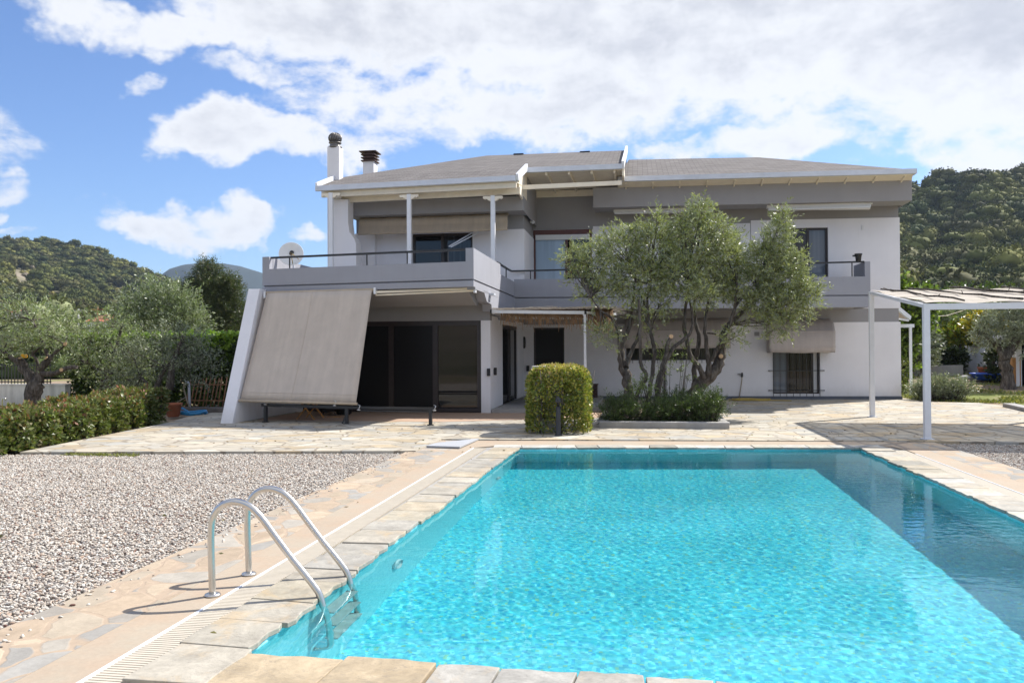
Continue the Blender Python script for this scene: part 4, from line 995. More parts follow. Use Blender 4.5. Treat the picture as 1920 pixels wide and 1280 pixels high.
def under_awning():
    # folding table on crossed wooden legs
    c = gnd(575, 790); c.y = 19.2; T = thing('folding_table', 'folding wooden table with crossed legs standing under the drop awning', 'table', (c.x, c.y, .034))
    x0, x1 = at(557, 780, 19.2).x, at(592, 780, 19.2).x
    for yy in (19.15, 19.75):
        for sg in (-1, 1):
            mb = MB(); xm = (x0+x1)/2; w = (x1-x0)/2; mb.beam((xm-sg*w, yy+sg*.018, .034), (xm+sg*w, yy+sg*.018, .60), .05, .025); mb.build('leg', 'wood_orange', T)
    mb = MB()
    for k in range(5): mb.box((x0-.12, 19.05+k*.165, .60), (x1+.12, 19.19+k*.165, .625))
    mb.build('table_top', 'wood_orange', T)
    # a dark kettle grill and a pot beside it
    p = at(612, 780, 20.4); T = thing('kettle_grill', 'black kettle grill half hidden behind the rail under the awning', 'grill', (p.x, p.y, .034))
    mb = MB(); mb.lathe((p.x, p.y, .10), [(.05,0), (.22,.06), (.30,.2), (.32,.34)], 24); mb.build('bowl', 'black_metal', T)
    mb = MB(); mb.lathe((p.x, p.y, .445), [(.325,0), (.28,.14), (.12,.23), (.03,.25)], 24); mb.build('lid', 'black_metal', T)
    for k in range(3): an = 2*PI*k/3+.5; mb = MB(); mb.beam((p.x+.1*math.cos(an), p.y+.1*math.sin(an), .2), (p.x+.26*math.cos(an), p.y+.26*math.sin(an), .034), .025, .025); mb.build('leg', 'black_metal', T)
    p = at(645, 780, 20.7); mb = MB(); mb.lathe((p.x, p.y, .034), [(.14,0), (.20,.04), (.23,.30), (.25,.31), (.25,.35), (.21,.35), (.20,.25), (.02,.24)], 24); tag(mb.build('plant_pot', 'black_plastic'), 'round black pot on the porch floor beside the kettle grill', 'pot')
    p = gnd(606, 786); mb = MB(); mb.box((p.x-.02, 19.9, .034), (p.x+.35, 19.96, .055)); o = mb.build('timber_offcut', 'wood_orange'); tag(o, 'loose wooden offcut lying on the porch floor by the folding table', 'offcut')
under_awning()
def awnings():
    G = 'fabric awnings of the house'
    # rolled terrace awning: beige flap under its cassette
    a, b, c, d = at(676, 408, 25.3), at(953, 399, 25.2), at(671, 439, 24.9), at(951, 430, 24.8)
    T = thing('terrace_awning', 'long beige retracted awning above the near balcony door', 'awning', tuple((a+b)/2), G)
    rows = []
    for i in range(9):
        t = i/8; rows.append([a.lerp(c, t).lerp(b.lerp(d, t), j/24) + Vector((0, -.09*math.sin(PI*min(t*1.9, 1))-.02*math.sin(j*1.3+t*4)*(1-t), .008*math.sin(j*.9)*t)) for j in range(25)])
    mb = MB(); sheet(mb, rows, .01); mb.build('fabric', 'awning_beige', T)
    mb = MB(); mb.tube([a+Vector((0,.1,.02)), b+Vector((0,.1,.02))], .07, 12); mb.build('roller', 'awning_beige', T)
    mb = MB(); mb.tube([c+Vector((0,.02,0)), d+Vector((0,.02,0))], .028, 8); mb.build('front_bar', 'awning_beige', T)
    e0, e1 = at(842, 462, 24.6), at(886, 436, 25.3); mb = MB(); mb.beam(e0, e1, .045, .035); mb.beam(e0+Vector((.05,.02,-.02)), at(897, 436, 25.3), .035, .03); mb.build('folding_arm', 'gutter_metal', T)
    for (p0, p1, lab) in ((((1152, 390), (1152, 400.5), (1336, 387), (1336, 395.8)), None, 'white cassette awning over the balcony door behind the olive trees'), (((1440, 382.5), (1441, 394), (1631, 380), (1631, 391)), None, 'white cassette awning over the balcony door with the pot on the rail')):
        a, a2, b, b2 = [at(x, y, W.y(6)-1.0+.05*(x-1300)/300) for x, y in p0]
        T = thing('cassette_awning', lab, 'awning', tuple((a+b)/2), G)
        mb = MB(); n = Vector((0, .14, 0)); mb.prism([a, a2+Vector((0,.0,.02)), a2+Vector((0,.05,0)), a2+n, a+n], b-a); mb.build('cassette', 'canopy_taupe' if 0 else 'shutter_white', T)
        mb = MB(); mb.box((a2.x-.0, a2.y-.025, a2.z-.012), (b2.x, a2.y-.005, a2.z+.03)); mb.build('front_bar', 'shutter_white', T)
        for e in (a+Vector((-.03,0,0)), b): mb = MB(); mb.box((e.x, e.y-.01, e.z-.13), (e.x+.03, e.y+.18, e.z+.02)); mb.lathe((e.x+.015-.04*(1 if e.x < b.x-.1 else -1), e.y+.05, e.z-.04), [(.03,0),(.045,.02),(.03,.04)], 10); mb.build('end_cap', 'shutter_white', T)
    # box canopies over the two ground floor windows
    for (x0, x1, yt, yb, out, lab) in ((1437, 1558, 598, 664, .75, 'taupe box canopy over the square barred window'), (1172, 1367, 597, 656, .6, 'long taupe box canopy over the strip window behind the olive trees')):
        X0, X1 = W.x(x0), W.x(x1); Zt = W.z((x0+x1)/2, yt)-.0; Zb = W.z((x0+x1)/2, yb)+.03
        T = thing('window_canopy', lab, 'awning', ((X0+X1)/2, W.y(X0)-.2, Zb), G)
        prof = [(0, Zt), (-out*.55, Zt-.16), (-out*.80, Zt-.42), (-out*.84, Zt-.44), (-out*.82, Zb+.20), (-out*.80, Zb+.04)]
        mb = MB(); nx = 24
        sx0, sx1 = X0+.1*0, X1
        rows = []
        for k, (dy, z) in enumerate(prof): rows.append([W.p(sx0+(sx1-sx0)*j/nx, z+(.03*(1-abs(2*j/nx-1))*-1 if k == 5 else 0), dy-.012) for j in range(nx+1)])
        sheet(mb, rows, .012); mb.build('fabric', 'canopy_taupe', T)
        for xe, s in ((sx0, 1), (sx1, -1)):
            mb = MB(); mb.prism([W.p(xe, z, dy-.008) for dy, z in prof]+[W.p(xe, Zb+.06, -.02)], (s*.012, 0, 0)); mb.build('side_panel', 'canopy_taupe', T)
        mb = MB(); z = Zt-.43; mb.beam(W.p(sx0-.01, z, -out*.83-.02), W.p(sx1+.01, z, -out*.83-.02), .02, .025); mb.beam(W.p(sx0-.01, Zb+.21, -out*.82-.02), W.p(sx1+.01, Zb+.21, -out*.82-.02), .02, .02); mb.build('hoop', 'canopy_taupe', T)
        mb = MB(); mb.beam(W.p(sx1-.02, Zb+.04, 0), W.p(sx1-.02, Zb+.04, -out*.8), .025, .025); mb.beam(W.p(sx0+.02, Zb+.04, 0), W.p(sx0+.02, Zb+.04, -out*.8), .025, .025); mb.build_each('side_arm', 'black_metal', T)
awnings()
def dish():
    c = at(546, 476, 20.4); T = thing('satellite_dish', 'white satellite dish standing behind the near balcony rail', 'satellite dish', (c.x, c.y+.3, 3.3))
    ax = Vector((.30, -.92, .22)).normalized(); R_ = .31
    mb = MB(); mb.lathe(c-ax*.07, [(.02,-.012), (.12,0), (.22,.035), (R_,.085), (R_+.008,.085), (R_+.008,.075), (.22,.02), (.10,-.02)], 32, ax); mb.build('reflector', 'dish_white', T)
    mb = MB(); mb.tube([c-ax*.08, Vector((c.x-.02, c.y+.2, c.z-.3)), Vector((c.x-.02, c.y+.2, 3.3))], .03, 10); mb.build('mast', 'gutter_metal', T)
    f = c+ax*.33+Vector((.02,0,-.08)); mb = MB(); mb.tube([c-Vector((-.05,0,R_-.02)), f], .012, 8); mb.tube([c+Vector((R_*.7,0,-R_*.5)), f], .008, 6); mb.build('feed_arm', 'brass', T)
    mb = MB(); mb.lathe(f+Vector((0,0,0)), [(.03,0), (.035,.05), (.045,.07), (.02,.08)], 14, -ax); mb.build('feed_horn', 'black_plastic', T)
    # ring emblem printed on the dish
    e = c+Vector((-.0,0,.06)); mb = MB(); q = e+ax*.0; n = 24
    for k in range(n):
        pass
    mb.lathe(c+Vector((.01,0,.055))-ax*.055, [(.030,0), (.030,.004), (.055,.004), (.055,.0)], 20, ax); mb.build('emblem', 'black_plastic', T)
    mb = MB(); b0 = BF.p(BF.x(560, 500), 3.3, .5)
dish()
def porch():
    zb = 2.70
    A = at(922, 584, 21.45); B = at(1097, 586, 21.45)
    T = thing('thatched_canopy', 'small straw-thatched canopy on a white frame at the entrance', 'canopy', ((A.x+B.x)/2, 21.5, .13))
    mb = MB(); mb.beam(A, B, .06, .085); mb.build('front_beam', 'white_metal', T)
    mb = MB(); mb.beam(B+Vector((-.03,.03,-.04)), B+Vector((-.03, 4.2, -.04)), .06, .08); mb.beam(A+Vector((.03,.03,-.02)), A+Vector((.03, 4.2, -.02)), .06, .08); mb.beam(A+Vector((0,4.2,-.01)), B+Vector((.7,4.2,-.01)), .06, .06); mb.beam(B+Vector((.03,.0,.0)), B+Vector((.75,1.2,.0)), .05, .06); mb.build('side_beam', 'white_metal', T)
    mb = MB(); mb.box((B.x-.035, B.y-.03, .0), (B.x+.025, B.y+.03, B.z-.04)); mb.build('post', 'white_metal', T)
    mb = MB()
    for p in (A+Vector((-.02,0,0)), B+Vector((.005,0,0))): mb.box((p.x-.02, p.y-.035, p.z-.045), (p.x+.025, p.y+.035, p.z+.045))
    mb.build_each('end_cap', 'black_plastic', T)
    rnd = random.Random(8); mb = MB()
    for k in range(1300):        # reeds lying on top, ends sticking out
        x = rnd.uniform(A.x-.02, B.x+.75); y = rnd.uniform(21.40, 25.4); l = rnd.uniform(.3, .8); an = rnd.gauss(0, .35) + (PI/2 if rnd.random() < .45 else 0)
        z = A.z+.05+rnd.uniform(0, .045); mb.col = None
        mb.beam((x-l*.5*math.sin(an), max(21.36, y-l*.5*math.cos(an)), z), (x+l*.5*math.sin(an), y+l*.5*math.cos(an), z+rnd.uniform(-.03, .03)), .012, .008)
    ln = MB(); ln.box((A.x+.02, 21.5, A.z+.036), (B.x+.7, 25.95, A.z+.044)); ln.build('shade_sheet', 'stone_dark', T)  # added dark sheet, its colour imitates the shade beneath the reeds
    mb.build('reeds', 'cane_mat', T); mb = MB()
    for k in range(520):         # fringe hanging behind the front beam and at the right end
        right = k > 400
        x = rnd.uniform(A.x+.22, B.x) if not right else rnd.uniform(B.x+.05, B.x+.7); y = 21.55+abs(rnd.gauss(0, .12)) if not right else 21.6+rnd.random()*.5
        l = abs(rnd.gauss(.14, .12))+.06+(.18 if right else 0); sw = rnd.gauss(.04, .08)
        mb.tube([(x, y, A.z+.04), (x+sw*.4, y-.01, A.z-.04-l*.45), (x+sw, y-.02, A.z-.04-l)], [.008, .006, .004], 4)
    mb.build('thatch', 'cane_dry', T)
porch()
def pergola():
    fl = Vector((5.23, 16.2, .0)); bl = Vector((5.62, 21.3, .0)); zf = at(1737, 573, 16.2).z; zb = at(1634, 549, 21.3).z
    fr, brr = Vector((11.6, 16.25, 0)), Vector((10.05, 21.35, 0)); fr = Vector((10.0, 16.25, 0))
    T = thing('pergola', 'white steel pergola roofed with cane matting beside the pool', 'pergola', (7.6, 18.7, 0))
    for p, z in ((fl, zf), (bl, zb), (fr, zf), (brr, zb)):
        mb = MB(); w = .055; mb.box((p.x-w, p.y-w, 0), (p.x+w, p.y+w, z-.075)); o = mb.build('post', 'white_metal', T, .006)
        mb = MB(); mb.box((p.x-.1, p.y-.1, .028), (p.x+.1, p.y+.1, .036)); mb.build('foot_plate', 'gutter_metal', o)
    def up(p, z, d=0): return Vector((p.x, p.y, z+d))
    mb = MB(); e = Vector((.055, 0, 0))
    mb.beam(up(fl, zf, -.02)-e, up(fr, zf, -.02)+e, .1, .11); mb.beam(up(bl, zb, -.03)-e, up(brr, zb, -.03)+e, .1, .12)
    mb.beam(up(fl, zf, -.0)+Vector((0,.05,0)), up(bl, zb, -.0)-Vector((0,.05,0)), .08, .07); mb.beam(up(fr, zf)+Vector((0,.05,0)), up(brr, zb)-Vector((0,.05,0)), .08, .07)
    mb.build('frame', 'white_metal', T)
    mb = MB()
    for k in range(1, 5): t = k/5; mb.beam(up(fl, zf, .0).lerp(up(fr, zf, .0), t)+Vector((0,.05,0)), up(bl, zb, .0).lerp(up(brr, zb, 0), t), .05, .05)
    for k in range(1, 4): t = k/4; mb.beam(up(fl, zf, .0).lerp(up(bl, zb, 0), t), up(fr, zf, .0).lerp(up(brr, zb, 0), t), .03, .03)
    mb.build_each('rafter', 'white_metal', T)
    # matting: four overlapping cane mats with sagging edges
    rnd = random.Random(4); mb = MB(); rows = []
    for i in range(13):
        t = i/12; l, r = up(fl, zf, .055).lerp(up(bl, zb, .055), t), up(fr, zf, .055).lerp(up(brr, zb, .055), t)
        rows.append([l.lerp(r, j/30)+Vector((.02*math.sin(i*2.1), (.03*math.sin(j*1.7) if i in (0, 12) else 0), .018*math.sin(j*.9+i*.7)+.012*((i % 3) == 1))) for j in range(31)])
    nr, nc = 13, 31; mb.mesh([p for r in rows for p in r], [(i*nc+j, i*nc+j+1, (i+1)*nc+j+1, (i+1)*nc+j) for i in range(nr-1) for j in range(nc-1)], True)
    mb.build('cane_mat', 'cane_mat', T)
    mb = MB()
    for s0, s1 in ((.06, .13), (.20, .36), (.40, .66), (.44, .60), (.66, .84), (.86, .98)):
        a, b = up(bl, zb, .09).lerp(up(brr, zb, .09), s0), up(fl, zf, .08).lerp(up(fr, zf, .08), s1)
        if s0 == .40: a = a.lerp(b, .0)
        pts = [a.lerp(b, i/9)+Vector((rnd.uniform(-.07,.07), 0, rnd.uniform(0,.035))) for i in range(10)]
        mb.tube(pts, [rnd.uniform(.014, .026) for _ in pts], 6)
        for p in pts[1:-1]:
            if rnd.random() < .7: mb.tube([p, p+Vector((rnd.uniform(-.12,.12), rnd.uniform(-.1,.1), rnd.uniform(.0,.07)))], [.011, .006], 5)
    mb.build('brushwood', 'bark', T)
pergola()
def side_shade():
    T = thing('side_awning', 'white framed lean-to shade on the side wall behind the pergola', 'awning', (9.3, 30.5, 0), 'fabric awnings of the house')
    a, b = at(1650, 553, 29.5), at(1704, 598, 30.6); dv = Vector((0, 4.5, .0))
    mb = MB(); mb.prism([a, b, b+dv, a+dv], (0, 0, .05)); mb.build('fabric', 'awning_grey', T)
    mb = MB(); mb.beam(a+Vector((-.2,-.02,.03)), a+Vector((.05,-.02,.0)), .3, .06); mb.beam(a+Vector((0,-.03,.03)), b+Vector((.03,-.03,.03)), .08, .14); mb.tube([at(1655, 584, 29.5), at(1666, 591, 29.7), at(1680, 597, 30.), at(1703, 601, 30.5)], .035, 8); mb.tube([at(1655, 586, 29.5), at(1663, 578, 29.6)], .03, 8); mb.build('arm', 'white_metal', T)
    c, d = at(1655, 611, 30.6), at(1713, 610.5, 30.9); mb = MB(); mb.beam(c, d, .1, .12); mb.build('cross_beam', 'white_metal', T)
    for px, Y in ((1675, 30.6), (1707, 30.8)): p = at(px, 610, Y); mb = MB(); mb.box((p.x-.04, p.y-.04, gz(p.x, p.y)-.05), (p.x+.04, p.y+.04, p.z-.06)); mb.build('post', 'white_metal', T)
side_shade()
def lamp(px, py, pl_or_Y, w, h, lab, d=.07):
    if isinstance(pl_or_Y, Pl): x, z = pl_or_Y.hit(px, py); p = pl_or_Y.p(x, z)
    else: p = at(px, py, pl_or_Y)
    T = thing('wall_lamp', lab, 'wall lamp', tuple(p), 'black wall lamps by the entrance')
    mb = MB(); mb.box((p.x-w/2, p.y-d, p.z-h/2), (p.x+w/2, p.y-.01, p.z+h/2)); mb.build('shade', 'black_plastic', T, .01)
    mb = MB(); mb.box((p.x-w*.35, p.y-.01, p.z-h*.3), (p.x+w*.35, p.y+.012, p.z+h*.3)); mb.build('back_plate', 'black_metal', T)
lamp(916.5, 697.5, DL, .085, .20, 'black box lamp on the front of the white pillar')
lamp(990, 690.5, W, .10, .20, 'black box lamp at the grey-white wall beside the dark door')
def lamp_side():
    p = Vector((-3.9, 22.1, at(926.5, 696, 22.1).z)); T = thing('wall_lamp', 'black box lamp on the lit side of the pillar corner', 'wall lamp', tuple(p), 'black wall lamps by the entrance')
    mb = MB(); mb.box((p.x+.01, p.y-.05, p.z-.1), (p.x+.08, p.y+.05, p.z+.1)); mb.build('shade', 'black_plastic', T, .01); mb = MB(); mb.box((p.x-.0, p.y-.03, p.z-.06), (p.x+.01, p.y+.03, p.z+.06)); mb.build('back_plate', 'black_metal', T)
lamp_side()
def door_pull():
    x, z = W.hit(983, 642); p = W.p(x, z, -.04); mb = MB(); mb.lathe((p.x, p.y, p.z-.2), [(.03, 0), (.05, .06), (.055, .2), (.05, .34), (.03, .4)], 14); tag(mb.build('wall_ornament', 'black_metal'), 'slim dark spindle ornament hung on the white wall by the door', 'ornament')
door_pull()
def spot():
    x, z = Vector((-3.5, 27.0, 0)).x, at(990, 415, 27.0).z; mb = MB(); mb.box((-3.53, 26.97, z-.05), (-3.43, 27.03, z+.01)); o = thing('floodlight', 'small white floodlight under the dark beam corner', 'floodlight', (-3.48, 27, z)); mb.build('bracket', 'shutter_white', o)
    mb = MB(); mb.lathe((-3.43, 26.97, z-.05), [(.05, 0), (.06, .04), (.04, .1)], 14, (0, .8, .5)); mb.build('lamp_head', 'shutter_white', o)
spot()
def bollard():
    p = gnd(1047, 819); T = thing('bollard_lamp', 'black bollard lamp standing before the clipped bush', 'bollard lamp', (p.x, p.y, .028)); zt = at(1047, 745, p.y).z
    mb = MB(); mb.lathe((p.x, p.y, .028), [(.075,0), (.075,.02), (.055,.03), (.05,.30), (.045,zt-.20)], 18); mb.build('post', 'black_metal', T)
    mb = MB(); mb.lathe((p.x, p.y, zt-.172), [(.03,0), (.03,.07), (.062,.072), (.062,.10), (.05,.15), (.02,.18), (.012,.2)], 18); mb.build('lamp_head', 'black_metal', T)
bollard()
def brown_box():
    T = thing('wooden_planter', 'dark brown wooden planter box against the white wall', 'planter', (-1.5, 27.2, .13)); x0, x1 = at(1104, 735, 27.3).x, at(1120, 735, 27.3).x; zt = at(1112, 719.5, 27.3).z
    for k in range(5): z0 = .13+(zt-.16)*k/5; mb = MB() if k == 0 else mb; mb.box((x0, 27.1, z0), (x1, 27.6, z0+(zt-.16)/5-.012))
    mb.build('panel', 'wood_brown', T); mb = MB(); mb.box((x0-.02, 27.08, zt-.035), (x1+.02, 27.62, zt)); mb.build('rim', 'wood_brown', T)
brown_box()
def cabinet():
    # stone pier swallowed by the clipped bush
    mb = MB(); mb.box((-2.12, 16.75, .02), (-1.55, 17.2, 1.30)); mb.box((-2.17, 16.70, 1.30), (-1.50, 17.25, 1.37))
    tag(mb.build('stone_pier', 'concrete', None, .015), 'pale stone pier with flat cap half grown over by the clipped bush', 'pier')
cabinet()
def tap_and_hose():
    x, z = W.hit(1391, 701); T = thing('wall_tap', 'garden tap with a grey riser pipe on the white wall', 'tap', (x, W.y(x)-.05, .02)); b = W.hit(1385, 750)
    mb = MB(); mb.tube([W.p(b[0], .0, -.05), W.p(x-.01, z-.2, -.05), W.p(x, z-.05, -.045)], .014, 8); mb.build('pipe', 'hose_grey', T)
    mb = MB(); mb.lathe(W.p(x, z-.1, -.05), [(.02,0), (.03,.02), (.03,.12), (.02,.15)], 10); mb.beam(W.p(x-.14, z+.0, -.08), W.p(x+.01, z+.0, -.08), .015, .015)
    for k in range(4): mb.beam(W.p(x-.14+k*.04, z-.04, -.08), W.p(x-.14+k*.04, z+.03, -.08), .008, .008)
    mb.build('valve', 'black_metal', T)
    p = gnd(1405, 752); rnd = random.Random(1); pts = []
    for i in range(120):
        an = i*.32; r = .34+.06*math.sin(i*.17); pts.append(Vector((p.x+1.5*r*math.cos(an)+.1*math.sin(i*.05), p.y-.15+.42*r*math.sin(an), .045+.02*((i//20) % 3)+.008*math.sin(i))))
    pts += [Vector((p.x+.5+i*.11, p.y-.22+.05*math.sin(i*.7), .045)) for i in range(8)]
    mb = MB(); mb.tube(pts, .016, 6); tag(mb.build('garden_hose', 'hose_yellow'), 'coil of yellow garden hose lying at the foot of the white wall', 'hose')
tap_and_hose()
def railing_pot():
    x = PR.x(1611, 495); p = PR.p(x, 4.36, .09); T = thing('railing_planter', 'small black pot standing on the long balcony rail', 'pot', tuple(p))
    mb = MB(); mb.lathe((p.x, p.y, 4.37), [(.075,0), (.085,.10), (.10,.20), (.115,.205), (.115,.24), (.09,.24), (.08,.15), (.01,.14)], 16); mb.build('body', 'black_plastic', T); mb = MB(); mb.box((p.x-.17, p.y-.02, 4.52), (p.x-.09, p.y+.02, 4.57)); mb.build('handle', 'black_plastic', T)
railing_pot()
def ladder():
    T = thing('pool_ladder', 'stainless steel pool ladder with two curved handrails', 'pool ladder', (-2.6, 5.62, 0))
    px = [(398.5,1119),(397,1060),(394.7,1000),(396,975),(404,956),(418,943),(438,937.5),(458,942),(476,953),(491,969),(515,1004),(545,1045),(575,1080),(590,1098),(600,1117)]
    P = [at(x, y, 5.36) for x, y in px]; base = P[0]; end = P[-1]
    prof = [(p.x, p.z) for p in P]; prof[0] = (prof[0][0], .012)
    prof = [prof[0]] + [tuple((np.array(prof[i-1])+2*np.array(prof[i])+np.array(prof[i+1]))/4) for i in range(1, len(prof)-1)] + [prof[-1]]
    lx, lz = prof[-1]
    prof += [(lx+.035, lz-.15), (lx+.06, lz-.4), (lx+.075, lz-.78), (lx+.06, lz-.86), (lx+.0, lz-.90), (-2.19, lz-.90)]
    for Y in (5.36, 5.90):
        mb = MB(); pts = [Vector((x, Y, z)) for x, z in prof]; Q = []
        for i in range(len(pts)-1):
            p0, p1, p2, p3 = pts[max(i-1,0)], pts[i], pts[i+1], pts[min(i+2,len(pts)-1)]
            for k in range(4): t = k/4; Q.append(.5*((2*p1)+(p2-p0)*t+(2*p0-5*p1+4*p2-p3)*t*t+(3*p1-p0-3*p2+p3)*t**3))
        Q.append(pts[-1]); mb.tube(Q, .0235, 20); o = mb.build('handrail', 'steel', T)
        mb = MB(); mb.lathe((prof[0][0], Y, .012), [(.055,0), (.055,.008), (.048,.016), (.025,.02)], 24); mb.build('escutcheon', 'steel', o)
    for dz, dx in ((-.22, .045), (-.47, .064), (-.71, .073)):
        mb = MB(); x, z = lx+dx, lz+dz; mb.box((x-.045, 5.38, z-.02), (x+.045, 5.88, z+.0))
        for k in range(7): mb.box((x-.04+k*.012, 5.40, z), (x-.035+k*.012, 5.86, z+.003))
        mb.build('tread', 'step_metal', T, .004)
    for ob in bpy.data.objects:
        if ob.parent == T: ob.cycles.is_caustics_receiver = True
ladder()
def planter():
    y0 = 17.75; x0, x1 = -.86, 1.86; T = thing('planter_bed', 'low grey concrete kerb bed that holds the two olive trees', 'planter bed', (.5, 19.5, 0))
    mb = MB(); r = random.Random(2)
    for (a, b, c, d) in ((x0, x1, y0, y0+.2), (x0, x0+.2, y0+.2, 22.6), (x1-.2, x1, y0+.2, 22.6), (x0, x1, 22.6, 22.8)): mb.box((a, c, 0), (b, d, .165))
    mb.build('kerb', 'concrete', T, .02); mb = MB(); mb.box((x0+.2, y0+.2, 0), (x1-.2, 22.6, .13)); mb.build('soil', 'earth', T)
planter()
def terrace_kerb():
    a, b = gnd(1891, 764), gnd(1960, 780); mb = MB(); mb.beam(a+Vector((0,0,.06)), b+Vector((0,0,.06)), .3, .14); tag(mb.build('kerb_stone', 'concrete', None, .02), 'pale kerb edging the terrace behind the pergola', 'kerb')
terrace_kerb()
def left_back():
    # boundary wall with iron fence
    y = 23.6; xl, xr = -24., at(122, 740, y).x; zt = at(60, 722, y).z
    mb = MB(); mb.box((xl, y, -.1), (xr, y+.25, zt)); mb.box((xl, y-.02, zt), (xr+.02, y+.27, zt+.04)); tag(mb.build('boundary_wall', 'old_wall'), 'low weathered white wall carrying the iron picket fence', 'wall')
    T = thing('iron_fence', 'black iron picket fence on top of the low white wall', 'fence', ((xl+xr)/2, y+.12, zt+.04)); z1 = at(40, 681, y).z
    mb = MB(); k = xl
    while k < at(92, 700, y).x: mb.box((k, y+.11, zt+.04), (k+.022, y+.13, z1)); k += .115
    mb.build('picket', 'black_metal', T); bpy.data.objects[T.name]
    mb = MB(); xe = at(92, 700, y).x
    for z in (zt+.09, z1-.08): mb.box((xl, y+.08, z), (xe, y+.108, z+.035))
    mb.build('rail', 'black_metal', T)
    # bamboo fence
    a, b = at(352, 735, 22.6), at(420, 735, 22.6); T = thing('bamboo_fence', 'leaning bamboo stake fence below the ivy screen', 'fence', ((a.x+b.x)/2, 22.6, 0)); r = random.Random(3)
    z0, z1 = at(380, 757, 22.6).z, at(380, 708, 22.6).z
    mb = MB(); n = 10
    for i in range(n): x = a.x+(b.x-a.x)*i/(n-1); mb.tube([(x-.06+r.uniform(-.03,.03), 22.6, 0), (x+.08+r.uniform(-.03,.03), 22.62, z1+r.uniform(-.1,.05))], .018, 7)
    mb.build('stake', 'bamboo', T); mb = MB()
    for z in (z0+.1, z1-.2): mb.tube([(a.x-.1, 22.57, z), (b.x+.1, 22.57, z)], .016, 6)
    mb.build('cross_rail', 'bamboo', T)
    mb = MB(); p = gnd(395, 770); mb.box((-13.2, 21.2, -.02), (-11.2, 21.5, .16)); mb.box((-11.25, 21.2, -.02), (-9.7, 21.45, .13)); tag(mb.build('garden_edging', 'stone_dark', None, .03), 'low dark stone edging in the shade by the blue hose', 'edging')
    # stand pipe with hose, and the blue coil
    p = gnd(356, 772); T = thing('standpipe', 'grey standpipe with a drooping hose beside the blue coil', 'tap', (p.x, p.y, 0)); zt = at(352, 716, p.y).z
    mb = MB(); mb.tube([(p.x, p.y, 0), (p.x-.03, p.y, zt-.05), (p.x-.06, p.y, zt), (p.x-.14, p.y, zt)], .035, 10); mb.build('pipe', 'gutter_metal', T)
    mb = MB(); mb.tube([(p.x-.14, p.y-.02, zt), (p.x-.17, p.y-.04, zt-.15), (p.x-.06, p.y-.06, zt-.5), (p.x+.04, p.y-.06, zt-.75), (p.x+.02, p.y-.08, .1)], .022, 8); mb.tube([(p.x-.1, p.y-.02, zt-.42), (p.x-.3, p.y-.1, zt-.55), (p.x-.36, p.y-.1, .05)], .016, 7); mb.build('hose', 'hose_grey', T)
    q = gnd(358, 779); mb = MB(); pts = []
    for i in range(90): an = i*.28; pts.append(Vector((q.x+(.36+.05*math.sin(i*.23))*math.cos(an)*.95, q.y+.1+.34*math.sin(an), .05+.016*(i//22)+.02*math.sin(an*2))))
    mb.tube(pts, .024, 8); mb.tube([(q.x-.38, q.y+.2, .18), (q.x-.25, q.y, .2), (q.x-.02, q.y-.12, .12), (q.x+.1, q.y-.25, .06)], .026, 8); tag(mb.build('hose_coil', 'hose_blue'), 'bright blue hose coiled on the paving beside the buttress wall', 'hose')
    p = at(325, 768, 20.0); mb = MB(); mb.lathe((p.x, p.y, 0), [(.13,0), (.15,.03), (.21,.30), (.23,.31), (.23,.36), (.2,.36), (.18,.3), (.02,.29)], 22); tag(mb.build('plant_pot', 'terracotta'), 'terracotta pot in the shade at the end of the hedge', 'pot')
    # garden stand tap before the white wall at the far left
    p = at(4, 755, 21.8); T = thing('garden_tap', 'thin bent garden tap before the low weathered wall', 'tap', (p.x, p.y, 0)); zt = at(4, 746, 21.8).z
    mb = MB(); mb.tube([(p.x, p.y, 0), (p.x, p.y, zt-.03), (p.x+.03, p.y, zt), (p.x+.1, p.y, zt), (p.x+.12, p.y, zt-.06)], .018, 8); mb.build('pipe', 'steel', T)
left_back()
